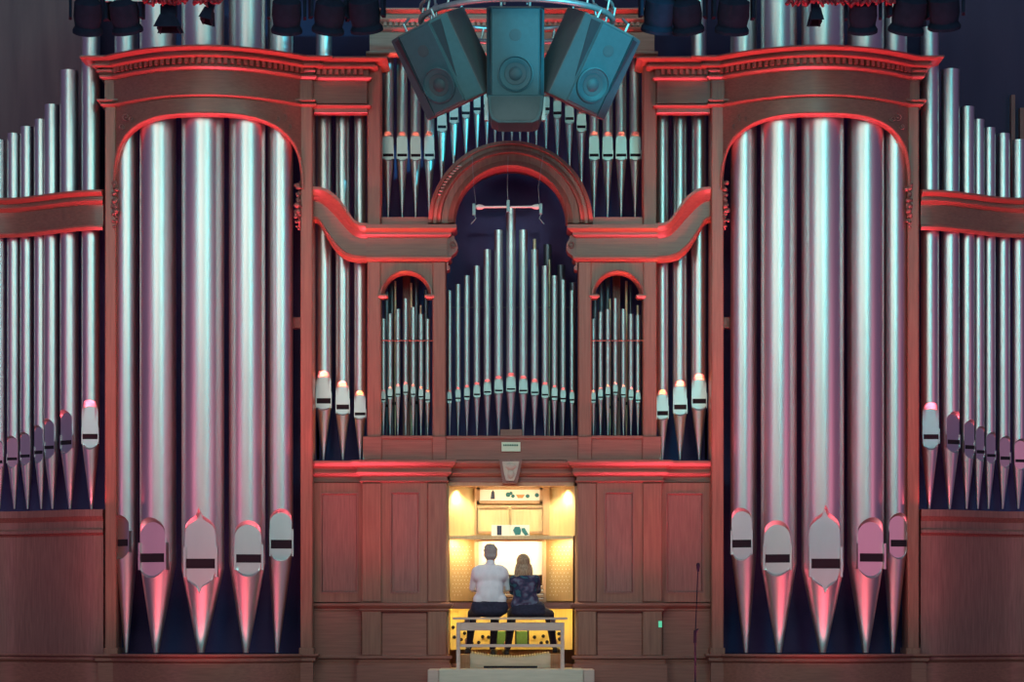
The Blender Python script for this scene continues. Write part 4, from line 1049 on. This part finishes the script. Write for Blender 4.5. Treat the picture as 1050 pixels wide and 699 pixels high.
q = MB().prism([((X(a, SY)-X(528, SY))*.88, (Z(b, SY)-Z(115, SY))*.85) for a, b in poly], -.262, -.24).build('front_grille', SPKD); q.parent = t
for sg in (-1, 1):
    q = MB().box(sg*.33-.02, sg*.33+.02, -.05, .05, -.1, .16).build('side_bracket', STEEL); q.parent = t
# ring truss and chains
t = thing('hanging_ring', 'round steel rigging ring above the hanging loudspeakers', 'rigging', P(530, 10, SY+.3))
ring = []
for i in range(49):
    a = 2*PI*i/48; ring.append((X(530, SY)+1.12*math.cos(a), SY+.35+1.0*math.sin(a), Z(14, SY)))
MB().tube(ring, .035, 8).build('ring', STEEL, t, smooth=True)
ring2 = [(x_, y_, z_+.16) for x_, y_, z_ in ring]
MB().tube(ring2, .022, 8).build('upper_ring', STEEL, t, smooth=True)
for i in range(16):
    a = 2*PI*i/16; x_, y_ = X(530, SY)+1.12*math.cos(a), SY+.35+1.0*math.sin(a)
    MB().tube([(x_, y_, Z(14, SY)), (x_+.03, y_, Z(14, SY)+.16)], .014, 6).build('ring_strut', STEEL, t)
for i, (a, b, c, e_) in enumerate(((445, 448, -.02, 30), (478, 470, .1, 25), (517, 518, -.05, 12), (541, 540, -.05, 12), (592, 585, .1, 25), (606, 612, -.02, 30))):
    MB().tube([P(a, -8, SY+.3), P(lerp(a, b, .5), 4, SY+.25+c), P(b, e_-8, SY+.25+c)], .014, 6).build('shackle_chain', STEEL, t)
# white bar hanging in the arch
t = thing('hanging_bar', 'slim white bar hanging horizontally in the dark opening of the great arch', 'microphone bar', P(521, 212, -.3))
MB().tube([P(487, 212.2, -.3), P(491, 212.2, -.3), P(494, 212.2, -.3), P(497, 212.2, -.3), P(545, 212, -.3), P(548, 212, -.3), P(551, 212, -.3), P(555, 212, -.3)], [.02, .035, .03, .014, .014, .03, .035, .02], 10).build('bar', WHITEP, t, smooth=True)
CYP = noisy('bracket_teal', (0.15, .45, .45), (.2, .5, .5), (3, 3, 3), 4, .4)
for a, h0, h1 in ((486, 208.5, 220), (521, 205, 217), (554.5, 208.5, 219)):
    MB().pbox(a-1.6, a+1.6, h0, h1, -.34, -.29, .004).build('bracket', CYP, t)
for a in (488, 521, 553):
    MB().tube([P(a, 208, -.31), P(a+random.uniform(-3, 3), 192, -.3), P(a+(521-a)*-.12, 160, -.25)], .003, 5).build('wire', STEEL, t)
for a, sg in ((486, -1), (555, 1)):
    MB().tube([P(a, 219, -.31), P(a-sg*2, 224, -.3), P(a+sg*3, 229.5, -.25)], .005, 5).build('cable', CYP, t)

# ------------------------------------------------------------------ stage lights
def stage_light(px, py, w_, h_, yaw, label, tilt=0.5):
    Y = -2.5; t = thing('stage_light', label, 'stage light', P(px, py, Y), 'stage lights on the upper batten')
    t.rotation_euler = (0, 0, yaw)
    W = w_/87.0; H = h_/87.0
    def ad(m, n_, mt, **k_):
        o = m.build(n_, mt, **k_); o.parent = t; return o
    ad(MB().box(-W*.42, W*.42, -.16, .16, H*.5, H*.5+.16, None, .02), 'base_box', BLACKM)
    ad(MB().box(-W*.5, -W*.42, -.06, .06, -H*.15, H*.55, None, .01).box(W*.42, W*.5, -.06, .06, -H*.15, H*.55, None, .01).box(-W*.5, W*.5, -.06, .06, H*.45, H*.53), 'yoke', BLACKM)
    M = Matrix.Translation((0, 0, -H*.02)) @ Matrix.Rotation(tilt, 4, 'X')
    ad(MB().lathe([(W*.22, H*.42), (W*.36, H*.30), (W*.38, -.02), (W*.34, -H*.30), (W*.40, -H*.40), (W*.40, -H*.48), (W*.33, -H*.48), (W*.30, -H*.38)], 20, M), 'head', BLACKM, smooth=30)
    ad(MB().lathe([(W*.31, -H*.40), (.0001, -H*.43)], 20, M), 'lens', STEEL)
    ad(MB().tube([(0, 0, H*.5+.15), (0, 0, H*.5+.42)], .02, 8), 'clamp', STEEL)
    return t
for (px, py, w_, h_, yaw, lab) in (
        (90, 14, 38, 40, .2, 'leftmost dark stage light at the top, half in front of the wall'),
        (128, 14, 40, 38, -.2, 'second dark stage light from the left, above the tower corner'),
        (294, 13, 40, 40, .1, 'dark stage light above the right end of the left tower cornice'),
        (338, 14, 42, 38, .3, 'dark stage light above the bay left of the loudspeakers'),
        (374, 12, 42, 40, -.2, 'dark stage light nearest the loudspeakers on the left'),
        (676, 12, 42, 40, .2, 'dark stage light nearest the loudspeakers on the right'),
        (704, 14, 42, 38, -.3, 'dark stage light above the bay right of the loudspeakers'),
        (752, 13, 44, 40, .1, 'dark stage light above the left end of the right tower cornice'),
        (885, 14, 38, 38, -.1, 'dark stage light above the right half of the right tower'),
        (932, 12, 46, 42, .2, 'dark stage light at the right end of the right tower cornice'),
        (968, 10, 42, 38, -.2, 'rightmost dark stage light at the top, in front of the dark wall')):
    stage_light(px, py, w_, h_, yaw, lab)
def barn(px, py, w_, h_, label, lean=0.0):
    Y = -2.5; t = thing('stage_light', label, 'stage light', P(px, py, Y), 'stage lights on the upper batten')
    t.rotation_euler = (0, lean, 0); W = w_/87/2; H = h_/87
    def ad(m, n_, mt, **k_):
        o = m.build(n_, mt, **k_); o.parent = t; return o
    ad(MB().lathe([(W*.45, H*.5), (W*.62, H*.35), (W*.62, 0), (W*.5, -.02)], 16, None), 'head', BLACKM, smooth=30)
    for sg in (-1, 1):
        ad(MB().add([(sg*W*.55, -.12, .0), (sg*W*.55, .12, .0), (sg*W*.75, .14, -H*.5), (sg*W*.75, -.14, -H*.5), (sg*W*.5, -.12, .0), (sg*W*.5, .12, .0), (sg*W*.70, .14, -H*.5), (sg*W*.70, -.14, -H*.5)], [(0, 1, 2, 3), (4, 7, 6, 5), (0, 4, 5, 1), (2, 6, 7, 3), (1, 5, 6, 2), (0, 3, 7, 4)]), 'barn_door', BLACKM)
        ad(MB().add([(-W*.55, sg*.12, .0), (W*.55, sg*.12, .0), (W*.98, sg*.16, -H*.45), (-W*.98, sg*.16, -H*.45), (-W*.55, sg*.11, .0), (W*.55, sg*.11, .0), (W*.98, sg*.15, -H*.45), (-W*.98, sg*.15, -H*.45)], [(0, 1, 2, 3), (4, 7, 6, 5), (0, 4, 5, 1), (2, 6, 7, 3), (1, 5, 6, 2), (0, 3, 7, 4)]), 'barn_door', BLACKM)
    ad(MB().tube([(0, 0, H*.45), (0, 0, H*.5+.3)], .02, 8), 'clamp', STEEL)
barn(173, 17, 28, 30, 'dark stage light with flared barn doors in front of the left tower top')
barn(215, 10, 14, 28, 'small dark stage light leaning right in front of the widest left tower pipe', .25)
barn(836, 10, 15, 30, 'small dark stage light in front of the widest right tower pipe')
for s in (-1, 1):
    t = thing('lighting_batten', 'steel lighting batten along the top of the picture, %s half' % side(s), 'batten', P(525+s*260, -6, -2.5))
    a, b = sorted((525+s*140, 525+s*480))
    MB().tube([P(a, -4, -2.5), P(b, -4, -2.5)], .03, 10).build('pipe_rail', STEEL, t, smooth=True)
    MB().tube([P(a, -16, -2.5), P(b, -16, -2.5)], .03, 10).build('upper_rail', STEEL, t, smooth=True)
    for i in range(12):
        xx = lerp(a, b, (i+.5)/12); MB().tube([P(xx, -4, -2.5), P(xx+8, -16, -2.5)], .012, 6).build('lacing', STEEL, t)
t = thing('white_rail', 'pale horizontal rail at the top edge above the left tower corner', 'rail', P(130, 0, -2.6))
MB().box(X(108, -2.6), X(146, -2.6), -2.62, -2.58, Z(1.6, -2.6), Z(-1.5, -2.6)).build('rail_bar', STEEL, t)
for (a, b, lab) in ((146, 192, 'red cable bundle draped from the batten above the left tower'), (199, 228, 'shorter red cable bundle hanging right of the barn-door light'),
                    (807, 862, 'red cable bundle draped in front of the right tower top'), (863, 917, 'red cable bundle at the right of the right tower top')):
    pts = []; n_ = int((b-a)*1.1)
    for i in range(n_):
        pts.append(P(lerp(a, b, i/n_)+random.uniform(-2.5, 2.5), 0.5+4.0*math.sin(i*1.7)*abs(math.cos(i*.31))+random.uniform(-2, 2.5), -2.75+random.uniform(-.06, .06)))
    tag(MB().tube(pts, .022, 6).build('cable_bundle', REDCAB, smooth=True), lab, 'cable', 'red cable bundles on the batten')

# ------------------------------------------------------------------ microphone stand, small sign
t = thing('microphone_stand', 'thin dark microphone stand in front of the right-hand panels', 'microphone stand', (X(714, -1), -1.0, 0))
MB().tube([(X(713, -1), -1, .02), (X(712.8, -1), -1, Z(652, -1))], .012, 8).build('lower_tube', BLACKM, t)
MB().tube([(X(712.8, -1), -1, Z(655, -1)), (X(715.6, -1), -1, Z(586, -1))], .007, 8).build('upper_tube', BLACKM, t)
MB().tube([(X(712.6, -1), -1, Z(659, -1)), (X(712.9, -1), -1, Z(646, -1))], .02, 8).tube([(X(712.9, -1), -1, Z(649, -1)), (X(715.8, -1), -1, Z(644.5, -1))], .012, 8).build('clutch', BLACKM, t)
MB().lathe([(.012, -.06), (.02, -.02), (.024, .02), (.018, .045), (.0001, .052)], 12, Matrix.Translation((X(715.8, -1), -1, Z(581, -1)))).build('microphone', BLACKM, t, smooth=40)
MB().lathe([(.14, 0), (.14, .015), (.02, .03), (.015, .04)], 24, Matrix.Translation((X(713, -1), -1, 0))).build('round_base', BLACKM, t, smooth=40)
tag(MB().pbox(675.2, 678.8, 636.5, 643, -0.18, -0.165).build('exit_light', base_mat('green_glow', (.1, .5, .3), .5, 0, (.10, .62, .35), .7)), 'tiny glowing green light on the pilaster right of the console', 'indicator light')
